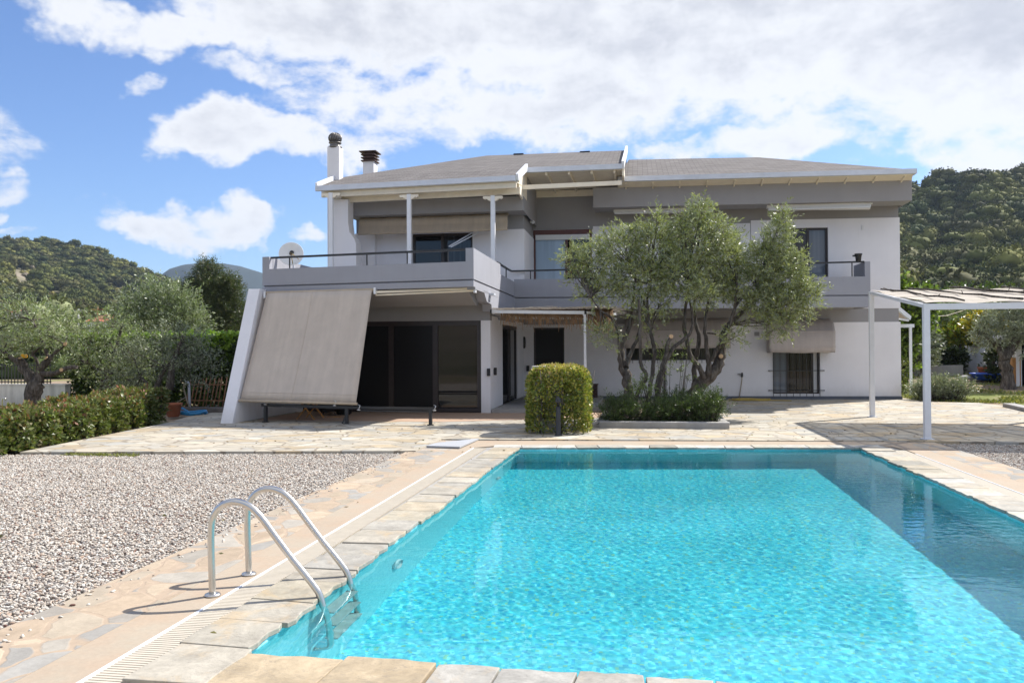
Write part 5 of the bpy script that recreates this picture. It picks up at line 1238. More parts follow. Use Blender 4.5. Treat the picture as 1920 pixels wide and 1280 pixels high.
def right_back():
    # white garden wall, dark low walls, mesh fence, odds and ends
    a, b = gnd(1809, 690), gnd(1906, 722); h = at(1809, 629, a.y).z
    mb = MB(); n = Vector((.25, .12, 0)); mb.prism([a-Vector((0,0,.2)), b-Vector((0,0,.2)), Vector((b.x, b.y, at(1906, 626, b.y).z)), Vector((a.x, a.y, h))], n); tag(mb.build('garden_wall', 'white_plaster'), 'tall white garden wall behind the twisted olive trunk', 'wall')
    c = gnd(1935, 725); T = thing('garden_shed', 'dark shed opening behind the twisted olive tree', 'shed', (c.x, c.y, c.z)); zt = at(1930, 640, c.y).z
    mb = MB(); x0 = at(1909, 700, c.y+.3).x; mb.box((x0, c.y+1.6, c.z-.2), (x0+5, c.y+1.8, zt)); mb.build('back_wall', 'dark_room', T); mb = MB(); mb.box((x0-.1, c.y-.1, zt), (x0+5, c.y+2, zt+.12)); mb.build('roof', 'stone_dark', T); mb = MB(); mb.box((x0+.05, c.y+.9, c.z), (x0+.35, c.y+1.2, c.z+1.1)); mb.build('door_post', 'wood_orange', T)
    for (p0, p1, top, name, lab) in (((1690, 704), (1806, 702), 687, 'retaining_wall', 'low pale block wall at the back of the garden'), ((1735, 698), (1808, 690), 672, 'stone_wall', 'dark dry-stone wall in the shade before the white garden wall')):
        a, b = gnd(*p0), gnd(*p1); za = at(p0[0], top, a.y).z
        mb = MB(); mb.prism([a-Vector((0,0,.2)), b-Vector((0,0,.2)), Vector((b.x, b.y, za+.05)), Vector((a.x, a.y, za))], (.1, .5, 0)); tag(mb.build(name, 'concrete' if 'pale' in lab else 'stone_dark'), lab, 'wall')
    a, b = gnd(1738, 690), gnd(1812, 690); T = thing('mesh_fence', 'grey wire mesh fence panel behind the back olive tree', 'fence', tuple(a)); zt, zb = at(1760, 632, a.y).z, at(1760, 672, a.y).z
    mb = MB(); dx = b-a
    for i in range(46): p = a+dx*(i/45); mb.box((p.x, p.y+1, zb), (p.x+.035, p.y+1.03, zt))
    for k in range(5): z = zb+(zt-zb)*k/4; mb.beam((a.x, a.y+1.015, z), (b.x, b.y+1.015, z), .03, .04)
    mb.build('mesh', 'gutter_metal', T); mb = MB()
    for p in (a, b): mb.box((p.x-.05, p.y+.98, gz(p.x, p.y)-.2), (p.x+.05, p.y+1.06, zt+.1))
    mb.build('post', 'stone_dark', T)
    p = gnd(1826, 694); mb = MB(); zt = at(1826, 577, p.y).z; mb.beam((p.x, p.y+.2, h-.05), (p.x, p.y+.2, zt), .09, .09); T = thing('rusty_post', 'thin rusty post rising above the white garden wall', 'post', (p.x, p.y+.2, h)); mb.build('pole', 'rust', T)
    mb = MB(); e = at(1716, 596, p.y-8); f = at(1905, 590, p.y-6); top = Vector((p.x, p.y+.2, zt)); mb.tube([e, e.lerp(top, .5)+Vector((0,0,-.15)), top], .018, 5); mb.tube([top, top.lerp(f, .5)+Vector((0,0,-.1)), f], .018, 5); mb.build('wire', 'hose_grey', T)
    q = gnd(1866, 713); mb = MB(); mb.lathe((q.x, q.y, q.z), [(.5,0), (.8,.05), (.9,.26), (.97,.27), (.97,.31), (.85,.31), (.7,.1), (.02,.08)], 28); tag(mb.build('paddling_basin', 'basin_blue'), 'blue round basin lying by the olive trunk', 'basin')
    q = gnd(1812, 712); T = thing('terracotta_pot', 'ginger clay pot with a sprig at the foot of the white garden wall', 'pot', tuple(q)); q = gnd(1845, 707); q.x = at(1845, 707, q.y).x
    mb = MB(); q = gnd(1844, 708); T.location = q; ORG[T.name] = q.copy(); mb.lathe(q, [(.15,0), (.22,.4), (.25,.41), (.25,.48), (.2,.48), (.19,.38), (.01,.37)], 18); mb.build('body', 'terracotta', T)
    q = gnd(1811, 712); mb = MB(); mb.lathe(q, [(.25,0), (.34,.06), (.3,.14), (.1,.2), (.02,.2)], 14); tag(mb.build('rubble_stone', 'concrete'), 'grey lump of rubble on the bare earth before the garden wall', 'stone')
    q = gnd(1746, 701); T = thing('garden_bench', 'tiny pale plank bench at the shady end of the garden', 'bench', tuple(q)); mb = MB(); mb.box((q.x-.5, q.y, q.z+.32), (q.x+.5, q.y+.3, q.z+.38)); mb.build('seat', 'concrete', T)
    for s in (-.4, .4): mb = MB(); mb.box((q.x+s-.04, q.y+.05, q.z-.1), (q.x+s+.04, q.y+.25, q.z+.32)); mb.build('leg', 'stone_dark', T)
    q = gnd(1664, 676); 
right_back()
def far_houses():
    for (px0, px1, pyt, pyb, Y, lab) in ((152, 222, 591, 606, 130., 'far house with a red gable roof among the trees'), (16, 42, 579, 588, 120., 'far house with only a small red roof showing above the pruned olive')):
        a, b = at(px0, pyb, Y), at(px1, pyb, Y); zr = at(px0, pyt, Y).z; ze = a.z+.25
        T = thing('cottage', lab, 'house', ((a.x+b.x)/2, Y, 0)); w = b.x-a.x
        mb = MB(); mb.box((a.x+.3, Y+.3, 0), (b.x-.3, Y+7.7, ze)); mb.build('wall', 'white_plaster', T)
        mb = MB(); mb.mesh([(a.x, Y, ze), (b.x, Y, ze), (b.x, Y+8, ze), (a.x, Y+8, ze), (a.x+w*.28, Y+4, zr+.3), (b.x-w*.08, Y+4, zr+.3)], [(0,1,5,4), (1,2,5), (2,3,4,5), (3,0,4), (0,3,2,1)]); mb.build('roof', 'roof_red', T)
        mb = MB(); mb.box((b.x-w*.25, Y+2.6, zr-.6), (b.x-w*.16, Y+3.4, zr+.5)); mb.build('chimney', 'old_wall', T)
    for px, pyt, Y, mt, lab in ((147, 576, 105., 'concrete', 'slim grey utility pole standing clear of the far red roof'), (183, 575, 118., 'rust', 'brown utility pole rising behind the far red roof')):
        p = at(px, pyt, Y); T = thing('utility_pole', lab, 'utility pole', (p.x, Y, 0), 'utility poles by the far house'); mb = MB(); mb.tube([(p.x, Y, 0), (p.x, Y, p.z)], .12, 8); mb.build('pole', mt, T); mb = MB(); mb.box((p.x-.9, Y-.06, p.z-.5), (p.x+.9, Y+.06, p.z-.38)); mb.build('crossarm', mt, T)
far_houses()

def behind():
    # rising ground behind the viewer, seen only mirrored in the window panes
    V = []; F = []; n = 24
    for j, (Y, z) in enumerate(((-14, -.03), (-22, .5), (-34, 2.2), (-60, 5.5), (-90, 7.0), (-130, 5.))):
        for i in range(n+1): x = -80+160*i/n; V.append((x, Y+2*math.sin(i*1.3), z+(.35*math.sin(i*.9+j)*(j > 0))))
    for j in range(5):
        for i in range(n): a = j*(n+1)+i; F.append((a, a+n+1, a+n+2, a+1))
    mb = MB(); mb.mesh(V, F, True); struct(mb.build('hill', 'hill_soil'), 'low grassy rise opposite the house, mirrored in the glass', 'hill')
behind()
# ------------------------------------------------------------------ plants
OLIVE = [(.215,.25,.065), (.28,.315,.085), (.35,.38,.12), (.155,.19,.045), (.43,.44,.19), (.31,.335,.14)]
GREYOL = [(.185,.25,.07), (.26,.315,.10), (.14,.20,.05), (.33,.37,.15), (.215,.305,.075)]
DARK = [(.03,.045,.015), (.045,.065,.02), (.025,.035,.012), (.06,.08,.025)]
def seed_of(n): return sum(ord(c)*(i+1) for i, c in enumerate(n)) % 9973
def tree(name, label, cat, group, base, limbs, blobs, leafmat, cols, seed, L=.105, W=.023, tl=.42, up=.35, twigs=None, crown='crown', stubs=()):
    """limbs: [[(x,y,z,r)...]]; blobs: [(centre, radii, twigs, leaves per twig)]"""
    T = thing(name, label, cat, base, group); rnd = random.Random(seed)
    mb = MB()
    for l in limbs: rough_tube(mb, [p[:3] for p in l], [p[3] for p in l], rnd, 9, 4, .10)
    F = Fol(seed); ends = [Vector(l[-1][:3]) for l in limbs]+[Vector(l[len(l)*2//3][:3]) for l in limbs]
    for b in blobs:
        P, D, ln = F.blob(b[0], b[1], b[2], b[3], L, W, b[4] if len(b) > 4 else cols, tl, up)
        # boughs from the nearest limb end into the clump, and thin twigs under the leaves
        c = Vector(b[0]); e = min(ends, key=lambda q: (q-c).length)
        for k in range(4):
            q = c+Vector((rnd.gauss(0, b[1][0]*.45), rnd.gauss(0, b[1][1]*.45), rnd.gauss(.1, b[1][2]*.45))); m = e.lerp(q, .5)+Vector((rnd.uniform(-.12,.12), rnd.uniform(-.12,.12), rnd.uniform(-.05,.15)))
            mb.tube([e, m, q], [.022, .014, .007], 5, False)
        for i in range(0, len(P), 3): p = Vector(P[i]); d = Vector(D[i]); mb.tube([p-d*.12, p+d*float(ln[i])*.9], [.005, .0025], 3, False)
    mb.build('trunk', 'bark', T)
    for p, d in stubs: m = MB(); m.lathe(Vector(p), [(.055,0), (.05,.012)], 12, d); m.build('cut_face', 'cut_wood', T)
    F.build(crown, leafmat, T); return T
def zp(x, y, Y): return at(1120+x/5.333, 580+y/5.333, Y)
def limb(pts, Y, dY=0.):
    n = len(pts); return [(*zp(x, y, Y+dY*i/max(n-1, 1)), r) for i, (x, y, r) in enumerate(pts)]
def cb(x, y, rx, ry, n, Y, per=15, dy=None):
    c = at(1040+x/3.692, 380+y/3.692, Y); k = Y/FPX/3.692; return ((c.x, c.y, c.z), (rx*k*.93, (dy or (rx+ry)/2*k*.9), ry*k*.93), int(n*.66), per-2)
Yl, Yr = 20.2, 21.2
tree('olive_tree', 'olive tree with several thin crooked trunks in the kerbed bed nearer the thatched canopy', 'olive tree', 'olive trees', (.05, Yl, .13),
     [limb([(372,1075,.15),(360,1000,.14),(330,880,.125),(305,760,.12),(293,660,.115),(245,560,.10),(238,430,.085),(262,320,.06),(320,170,.05),(350,-30,.04),(380,-300,.025)], Yl, .4),
      limb([(288,580,.07),(330,440,.055),(400,300,.045),(440,130,.038),(470,-100,.03)], Yl+.1, .5), limb([(262,650,.04),(222,480,.034),(207,250,.03),(140,90,.024),(30,10,.018),(-60,-120,.012)], Yl, -.5),
      limb([(375,1060,.07),(400,840,.05),(490,680,.045),(440,560,.045),(428,400,.04),(425,150,.035),(415,-100,.03)], Yl-.1, -.4),
      limb([(500,1060,.07),(520,860,.05),(548,650,.05),(572,450,.05),(556,330,.045),(530,190,.04),(500,-40,.03),(520,-260,.022)], Yl-.2, .2),
      limb([(470,1075,.10),(600,930,.095),(612,740,.08),(652,590,.068),(690,450,.054),(702,350,.045),(738,272,.04)], Yl, -.3), limb([(695,500,.05),(760,385,.045),(860,305,.04),(935,225,.032),(950,60,.03),(900,-200,.02)], Yl-.15, .5),
      limb([(420,1080,.10),(330,1000,.06),(300,940,.04)], Yl-.1)],
     [cb(140,390,85,70,110,Yl), cb(250,450,110,100,210,Yl), cb(330,330,70,80,80,Yl+.2), cb(470,330,120,130,300,Yl), cb(690,310,130,150,420,Yl), cb(700,150,38,75,70,Yl), cb(540,230,60,70,70,Yl), cb(600,540,190,110,520,Yl), cb(330,600,110,80,110,Yl), cb(345,920,85,60,70,Yl-.3), cb(700,720,120,50,90,Yl), cb(560,770,70,40,26,Yl), cb(850,500,160,130,380,Yl),
      cb(955,280,150,190,520,Yl+.2), cb(1000,90,52,85,150,Yl+.2), cb(1120,240,95,130,300,Yl+.3), cb(880,140,35,50,25,Yl), cb(950,640,140,60,130,Yl), cb(250,640,80,80,60,Yl),
      cb(650,930,40,40,20,Yl), cb(170,540,60,50,40,Yl)],
     'leaf_olive', OLIVE, 11, tl=.35, stubs=[(zp(738,270,Yl-.32), Vector((.2,-1,.3)))])
tree('olive_tree', 'olive tree with one stout leaning trunk in the kerbed bed, away from the canopy', 'olive tree', 'olive trees', (1.45, Yr, .13),
     [limb([(985,1040,.17),(962,880,.18),(1040,740,.17),(1160,625,.16),(1225,505,.125),(1252,350,.10),(1255,270,.09),(1320,150,.07),(1400,75,.06),(1490,-30,.05),(1600,-200,.03)], Yr, .3),
      limb([(1062,690,.075),(1020,575,.062),(940,480,.056),(900,330,.05),(870,170,.048),(880,0,.035),(930,-260,.022)], Yr-.1, -.3),
      limb([(985,780,.08),(968,610,.062),(1000,430,.06),(1022,280,.055),(988,170,.05),(970,-40,.04),(1000,-300,.02)], Yr+.1, .4), limb([(1112,660,.085),(1112,500,.06),(1090,330,.052),(1075,200,.045),(1090,40,.035),(1120,-200,.02)], Yr-.1, .1),
      limb([(1145,520,.05),(1195,400,.045),(1245,325,.04)], Yr-.1), limb([(1252,290,.06),(1300,200,.05),(1370,0,.04),(1400,-250,.025)], Yr, -.3), limb([(1062,240,.03),(1130,236,.025),(1190,250,.02)], Yr)],
     [cb(1170,430,120,170,480,Yr), cb(1100,560,150,100,330,Yr), cb(1210,330,60,110,150,Yr), cb(1470,430,105,150,470,Yr), cb(1340,590,110,130,260,Yr), cb(1550,270,72,140,280,Yr), cb(1590,135,30,65,60,Yr), cb(1590,560,150,140,480,Yr), cb(1660,420,45,80,70,Yr), cb(1700,360,25,40,18,Yr), cb(1730,660,95,95,210,Yr), cb(1560,720,150,100,300,Yr), cb(1420,700,110,90,150,Yr), cb(1590,850,80,55,80,Yr), cb(1790,620,45,50,26,Yr), cb(1490,870,60,40,30,Yr), cb(1240,930,65,50,60,Yr-.2), cb(1090,670,100,50,70,Yr), cb(1290,660,70,50,40,Yr)],
     'leaf_olive', OLIVE, 12, tl=.35, stubs=[(zp(1236,467,Yr-.13), Vector((.1,-1,.25)))])
def shrub(name, label, cat, boxes, cols, seed, L, W, top=None, core=None, mat_='leaf', base=None, group=None, depth=.12, rough=.05, rounding=0., stems=None):
    lo, hi, n = boxes[0]; b = base or ((lo[0]+hi[0])/2, (lo[1]+hi[1])/2, lo[2]); T = thing(name, label, cat, b, group)
    F = Fol(seed)
    for lo, hi, n in boxes: F.boxfill(lo, hi, n, L, W, cols, top, depth, rough, rnd_=rounding)
    F.build('foliage', mat_, T)
    rnd = random.Random(seed); mb = MB()
    for lo, hi, n in boxes:      # woody stems inside
        for k in range(stems or 14):
            x, y = rnd.uniform(lo[0]+.1, hi[0]-.1), rnd.uniform(lo[1]+.1, hi[1]-.1); mb.tube([(x, y, lo[2]-.02), (x+rnd.gauss(0,.1), y+rnd.gauss(0,.1), (lo[2]+hi[2])/2), (x+rnd.gauss(0,.2), y+rnd.gauss(0,.2), hi[2]-.08)], [.02, .014, .006], 5)
    mb.build('stems', 'bark', T); return T
# clipped bush in front of the entrance
shrub('clipped_bush', 'clipped yellow-green bush shaped like a block beside the bollard lamp', 'bush', [((-2.26,16.25,.06), (-.98,17.5,1.38), 11500), ((-2.0,16.5,.3), (-1.2,17.2,1.15), 2600)],
      [(.20,.24,.04), (.29,.30,.055), (.13,.175,.03), (.38,.32,.075), (.09,.125,.022), (.25,.265,.05)], 21, .070, .040, [(.40,.36,.08), (.45,.36,.11), (.30,.32,.06), (.50,.36,.16), (.46,.42,.14)], depth=.13, rough=.07, stems=8, rounding=3.6)
# rosemary in the planter
ROSE = [(.05,.085,.02), (.08,.125,.03), (.036,.06,.015), (.11,.15,.04), (.06,.08,.026)]
def rosemary(label, blobs, seed, base, cols=ROSE, L=.075, W=.012, name='rosemary_bush', per=20, tl=.25):
    T = thing(name, label, 'shrub', base, 'low shrubs'); F = Fol(seed); mb = MB(); rnd = random.Random(seed)
    for c, r, n in blobs:
        P, D, ln = F.blob(c, r, n, per, L, W, cols, tl, .9, .15)
        for i in range(0, len(P), 4): p = Vector(P[i]); mb.tube([(base[0]+(p.x-base[0])*.7, base[1]+(p.y-base[1])*.7, base[2]), p, p+Vector(D[i])*.2], [.008, .005, .003], 4)
    F.build('foliage', 'leaf', T); mb.build('stems', 'bark', T)
rosemary('small dark green rosemary bush at the bed end under the thin-trunked olive', [((-.42,18.4,.36), (.30,.4,.25), 230), ((-.58,18.2,.25), (.22,.25,.16), 90), ((.05,18.25,.24), (.28,.25,.14), 110)], 31, (-.45,18.4,.13))
rosemary('wide rosemary bush before the stout leaning olive trunk', [((.90,18.5,.36), (.45,.4,.24), 320), ((.50,18.3,.28), (.3,.3,.18), 150), ((.75,19.2,.50), (.4,.4,.22), 70)], 32, (.85,18.5,.13))
rosemary('tall dense rosemary bush at the kerb end facing the pergola', [((1.45,18.4,.40), (.30,.4,.30), 340), ((1.42,19.3,.42), (.32,.5,.26), 120)], 33, (1.5,18.5,.13))
rosemary('thin sprouts of young olive between the two trunks', [((.62,20.6,1.35), (.22,.2,.5), 60), ((1.15,20.9,1.5), (.14,.2,.55), 34), ((.1,19.4,.75), (.25,.2,.3), 70)], 34, (.6,20.3,.13), GREYOL, .07, .018, 'olive_sprouts', 10)
rosemary('grey-green lavender bush at the terrace edge behind the pergola', [((9.35,28.2,.38), (.5,.5,.36), 420), ((9.95,28.1,.35), (.45,.45,.32), 330), ((8.95,28.5,.3), (.3,.35,.28), 150)], 35, (9.5,28.2,.02), [(.19,.215,.15), (.25,.275,.19), (.145,.17,.11), (.30,.32,.23), (.17,.20,.12)], .07, .014, 'lavender_bush')
# hedge along the terrace
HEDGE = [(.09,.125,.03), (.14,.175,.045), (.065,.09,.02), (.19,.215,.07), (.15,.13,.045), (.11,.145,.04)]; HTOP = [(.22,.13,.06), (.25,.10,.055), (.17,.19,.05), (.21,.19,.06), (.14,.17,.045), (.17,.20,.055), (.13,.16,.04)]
def hedge():
    a, b = Vector((-10.42,12.1,0)), Vector((-11.45,18.6,0)); n = 9
    T = thing('photinia_hedge', 'long low hedge with reddish tips bordering the flagstone terrace and the gravel', 'hedge', (-11.4,15.3,0)); F = Fol(41); mb = MB(); rnd = random.Random(4)
    for i in range(n):
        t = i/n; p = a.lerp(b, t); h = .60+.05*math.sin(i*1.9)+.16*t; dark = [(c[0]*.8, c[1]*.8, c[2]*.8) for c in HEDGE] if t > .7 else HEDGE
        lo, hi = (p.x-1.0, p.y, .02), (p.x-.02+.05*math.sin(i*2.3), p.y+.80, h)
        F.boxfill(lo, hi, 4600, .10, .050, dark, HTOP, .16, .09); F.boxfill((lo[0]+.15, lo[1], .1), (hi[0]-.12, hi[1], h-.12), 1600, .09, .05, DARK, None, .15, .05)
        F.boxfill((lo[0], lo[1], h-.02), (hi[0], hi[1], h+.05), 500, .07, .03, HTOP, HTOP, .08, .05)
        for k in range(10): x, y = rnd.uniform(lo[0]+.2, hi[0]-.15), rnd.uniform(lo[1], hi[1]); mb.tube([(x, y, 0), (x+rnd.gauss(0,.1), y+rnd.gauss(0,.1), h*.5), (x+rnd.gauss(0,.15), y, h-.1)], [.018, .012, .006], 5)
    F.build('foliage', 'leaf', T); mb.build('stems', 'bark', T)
hedge()
# ivy wall behind
def ivy():
    y = 24.0; x0, x1 = at(128, 650, y).x, at(432, 650, y).x; zt = at(330, 631, y).z
    T = thing('ivy_wall', 'tall screen of ivy with a bright green top left of the house', 'ivy', ((x0+x1)/2, y, 0)); F = Fol(43)
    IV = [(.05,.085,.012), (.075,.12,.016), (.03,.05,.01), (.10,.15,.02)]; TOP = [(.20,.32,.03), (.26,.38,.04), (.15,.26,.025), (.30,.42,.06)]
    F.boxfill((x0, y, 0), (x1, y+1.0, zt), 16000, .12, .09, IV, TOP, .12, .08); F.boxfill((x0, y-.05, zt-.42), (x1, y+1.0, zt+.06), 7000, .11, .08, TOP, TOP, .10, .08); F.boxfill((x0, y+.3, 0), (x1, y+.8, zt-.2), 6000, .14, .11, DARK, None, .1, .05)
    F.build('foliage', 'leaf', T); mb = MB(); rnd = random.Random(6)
    for k in range(60): x = rnd.uniform(x0, x1); mb.tube([(x, y+.5, 0), (x+rnd.gauss(0,.3), y+.45, zt*.5), (x+rnd.gauss(0,.4), y+.5, zt-.1)], [.03, .02, .01], 5)
    mb.build('stems', 'bark', T)
ivy()
def bt(px, py, rx, ry, n, Y, per=14, cols=None):
    c = at(px, py, Y); k = Y/FPX; b = ((c.x, c.y, c.z), (rx*k, (rx+ry)/2*k, ry*k), n, per); return b+((cols,) if cols else ())
def lm(pts, Y): return [(*at(x, y, Y), r) for x, y, r in pts]
# left olives
Y = 21.0
tree('olive_tree', 'pruned olive tree with thick cut limbs before the iron fence', 'olive tree', 'olive trees', tuple(Vector((at(62, 760, Y).x, Y, 0))),
     [lm([(60,800,.24),(62,750,.22),(66,718,.22)], Y), lm([(66,718,.17),(50,697,.13),(40,685,.13),(36,673,.12)], Y), lm([(38,684,.08),(24,673,.06),(8,660,.05),(-20,655,.04)], Y), lm([(70,715,.15),(78,690,.11),(90,676,.09),(97,668,.08)], Y), lm([(72,690,.05),(68,675,.045),(61,664,.04)], Y), lm([(80,700,.09),(102,700,.07),(125,690,.06),(145,688,.05)], Y), lm([(85,685,.07),(105,660,.05),(122,646,.045)], Y), lm([(90,672,.05),(80,640,.04),(60,600,.03)], Y)],
     [bt(60,600,70,38,250,Y), bt(10,590,40,60,140,Y,14,[(.07,.10,.035),(.10,.13,.05),(.06,.08,.03)]), bt(110,630,60,40,150,Y), bt(30,645,50,20,60,Y), bt(75,648,50,20,60,Y), bt(-30,640,40,60,120,Y)], 'leaf_olive', GREYOL, 51, .085, .022, stubs=[(at(38.5,671,Y-.1), Vector((.1,-.5,1))), (at(86,671,Y-.1), Vector((-.2,-.8,.6))), (at(115,693,Y-.1), Vector((.2,-1,.2))), (at(122,645,Y-.1), Vector((.2,-1,.2)))])
p = at(45, 667, Y-.1); mb = MB(); mb.box((p.x-.07, p.y-.05, p.z-.03), (p.x+.07, p.y+.05, p.z+.05)); mb.box((p.x-.02, p.y-.06, p.z-.06), (p.x+.10, p.y+.04, p.z+.03)); tag(mb.build('yellow_rag', 'yellow_rag', None, .02), 'crumpled yellow rag on the cut stub of the pruned olive tree', 'rag')
Y = 22.2
tree('olive_tree', 'loose olive tree with bare lower twigs between pruned olive and ivy', 'olive tree', 'olive trees', (at(205, 760, Y).x, Y, 0),
     [lm([(200,790,.12),(202,740,.10),(195,705,.08),(215,660,.06),(230,610,.04)], Y), lm([(200,715,.06),(180,690,.04),(165,682,.03)], Y), lm([(205,700,.05),(240,680,.04),(255,650,.03)], Y), lm([(165,684,.02),(185,690,.018),(190,694,.012)], Y)],
     [bt(170,640,50,38,150,Y), bt(220,650,60,50,210,Y), bt(200,612,48,26,110,Y), bt(165,690,40,30,90,Y), bt(230,710,45,40,150,Y), bt(130,670,30,35,70,Y), bt(265,690,40,50,150,Y)], 'leaf_olive', GREYOL, 52, .085, .02)
Y = 21.2
tree('olive_tree', 'spreading dark olive tree before the ivy screen near the blue hose', 'olive tree', 'olive trees', (at(290, 770, Y).x, Y, 0),
     [lm([(292,800,.13),(290,755,.11),(292,735,.09),(300,710,.06),(312,688,.05),(330,665,.03)], Y), lm([(286,730,.05),(272,715,.05),(262,706,.04)], Y), lm([(318,730,.12),(322,690,.09),(330,665,.06),(345,630,.04)], Y), lm([(328,680,.06),(345,685,.05),(352,690,.04)], Y)],
     [bt(290,675,55,42,190,Y), bt(350,655,44,45,190,Y), bt(325,640,50,26,130,Y), bt(245,690,35,45,150,Y), bt(375,690,35,35,110,Y,14,[(.04,.05,.03),(.06,.075,.04)]), bt(250,735,30,25,60,Y)], 'leaf_olive', [(.12,.145,.07),(.165,.19,.095),(.09,.11,.05),(.21,.235,.13)], 53, .085, .02)
Y = 33.
tree('willow_leaved_tree', 'broad grey-green tree rising behind the ivy screen', 'tree', 'trees left of the house', (at(300, 690, Y).x, Y, 0), [lm([(300,680,.2),(300,640,.18),(290,600,.1)], Y), lm([(300,650,.1),(340,610,.07)], Y)],
     [bt(270,600,50,45,420,Y), bt(320,595,48,38,420,Y), bt(350,620,40,35,260,Y), bt(290,565,28,26,150,Y), bt(245,625,40,35,200,Y), bt(330,570,30,24,140,Y)], 'leaf_olive', [(.15,.205,.075),(.20,.26,.11),(.12,.16,.06),(.25,.30,.14)], 54, .17, .042, .8, .7)
Y = 38.
def pine(px, py, Y, seed):
    T = thing('pine_tree', 'dark pine tree behind the ivy screen, beside the white buttress', 'pine tree', (at(392, 660, Y).x, Y, 0), 'trees left of the house'); F = Fol(seed); mb = MB(); rnd = random.Random(seed)
    for tx, top, wdt in ((392, 504, 62), (424, 528, 40), (362, 540, 36)):
        t0, t1 = at(tx, 680, Y), at(tx, top, Y); mb.tube([t0, t1], [.28, .03], 8); hgt = t1.z-t0.z
        for k in range(46):
            s = rnd.uniform(.25, 1); an = rnd.uniform(0, 2*PI); ln = (1-s)**.7*wdt*.5/FPX*Y*1.5*rnd.uniform(.6, 1.2)+.25; p = t0.lerp(t1, s); d = Vector((math.cos(an), math.sin(an), .25+.35*s)); e = p+d*ln; mb.tube([p, e], [.05, .015], 5, False)
            for j in range(4): c = p.lerp(e, .45+.55*j/3); F.blob(tuple(c), (.42, .42, .26), 16, 12, .16, .022, [(.05,.078,.028),(.075,.105,.036),(.036,.056,.022),(.10,.125,.045),(.13,.12,.06)], .38, .5, .1)
    F.build('crown', 'leaf', T); mb.build('trunk', 'bark', T)
pine(392, 560, Y, 55)
# right back garden
def rt(name, label, cat, group, base_px, limbs, blobs, cols, seed, L, W, leafm='leaf', tl=.6, up=.4):
    p = gnd(*base_px); return tree(name, label, cat, group, tuple(p), [lm(l, p.y) for l in limbs], [bt(*b[:5], p.y+(b[5] if len(b) > 5 else 0), 14, b[6] if len(b) > 6 else None) for b in blobs], leafm, cols, seed, L, W, tl, up)
rt('olive_tree', 'grey olive tree with a twisted trunk behind the blue basin', 'olive tree', 'olive trees', (1893, 727), [[(1893,735,.30),(1890,705,.21),(1884,680,.20),(1886,668,.19),(1900,650,.15),(1912,632,.10),(1930,610,.1)], [(1884,672,.19),(1876,655,.14),(1862,640,.10),(1845,620,.08)], [(1900,650,.15),(1905,620,.1),(1890,590,.06)]],
   [(1882,615,42,32,220), (1912,598,42,36,240), (1856,625,22,24,90), (1940,620,45,50,200), (1838,640,12,14,26), (1900,572,26,16,80)], [(.20,.225,.15),(.26,.28,.20),(.15,.17,.11),(.31,.33,.25)], 61, .13, .034, 'leaf_olive', .28)
rt('olive_tree', 'back olive tree with a dark forked trunk before the mesh fence', 'olive tree', 'olive trees', (1765, 694), [[(1770,705,.45),(1763,680,.4),(1758,660,.34),(1750,640,.24),(1748,620,.15)], [(1762,672,.32),(1775,650,.26),(1784,632,.2),(1795,612,.12)]],
   [(1770,605,50,22,330), (1800,595,38,22,260), (1745,625,30,25,180), (1730,640,26,30,120), (1810,620,25,22,120)], GREYOL, 62, .22, .055, 'leaf_olive', .8)
rt('shrub', 'dark round shrub in the shade before the low stone wall', 'shrub', 'shrubs of the back garden', (1795, 700), [[(1795,705,.1),(1797,680,.08)]], [(1788,676,17,20,170), (1772,682,13,13,70)], DARK, 63, .18, .09, 'leaf', .22)
rt('flowering_shrub', 'yellow flowering shrub behind the white garden wall', 'shrub', 'shrubs of the back garden', (1852, 700), [[(1855,690,.12),(1850,640,.08)]], [(1850,612,26,14,330), (1875,620,20,14,150)], [(.45,.33,.02),(.34,.30,.04),(.22,.26,.04)], 64, .18, .1, 'leaf', .5)
rt('flowering_shrub', 'small yellow-green shrub beside the forked olive trunk', 'shrub', 'shrubs of the back garden', (1800, 697), [[(1806,690,.08),(1800,650,.06)]], [(1793,627,18,9,170), (1806,636,12,8,90)], [(.40,.34,.03),(.26,.30,.05),(.20,.28,.03)], 67, .18, .09, 'leaf', .5)
rt('creeper', 'climbing plant growing up the white garden wall', 'climber', 'shrubs of the back garden', (1864, 715), [[(1864,716,.05),(1864,680,.04),(1866,660,.03)]], [(1864,680,6,18,50), (1867,662,6,10,24), (1861,700,4,9,16)], DARK+[(.09,.12,.05)], 65, .16, .08, 'leaf', .35)
rt('leafy_tree', 'bright green leafy tree behind the lean-to shade', 'tree', 'shrubs of the back garden', (1700, 715), [[(1700,730,.12),(1695,690,.1),(1700,640,.07),(1712,600,.05),(1718,580,.04)], [(1697,670,.06),(1680,640,.05),(1675,600,.04)]],
   [(1672,556,20,24,120), (1700,562,30,14,110), (1722,592,20,18,90), (1686,625,24,30,150), (1670,650,14,36,110), (1706,640,14,20,60), (1680,690,18,26,80), (1733,575,14,14,45), (1708,590,22,18,70)], [(.13,.20,.025),(.19,.28,.04),(.10,.15,.02),(.25,.34,.06),(.07,.10,.02)], 66, .19, .12, 'leaf', .6)
rt('olive_tree', 'small silver olive tree seen under the pergola beside its front post', 'olive tree', 'olive trees', (1718, 703), [[(1718,712,.16),(1720,680,.13),(1724,650,.08)]], [(1722,645,26,35,330), (1712,680,20,22,160)], [(.13,.15,.10),(.18,.20,.14),(.10,.115,.075)], 68, .18, .05, 'leaf_olive', .6)
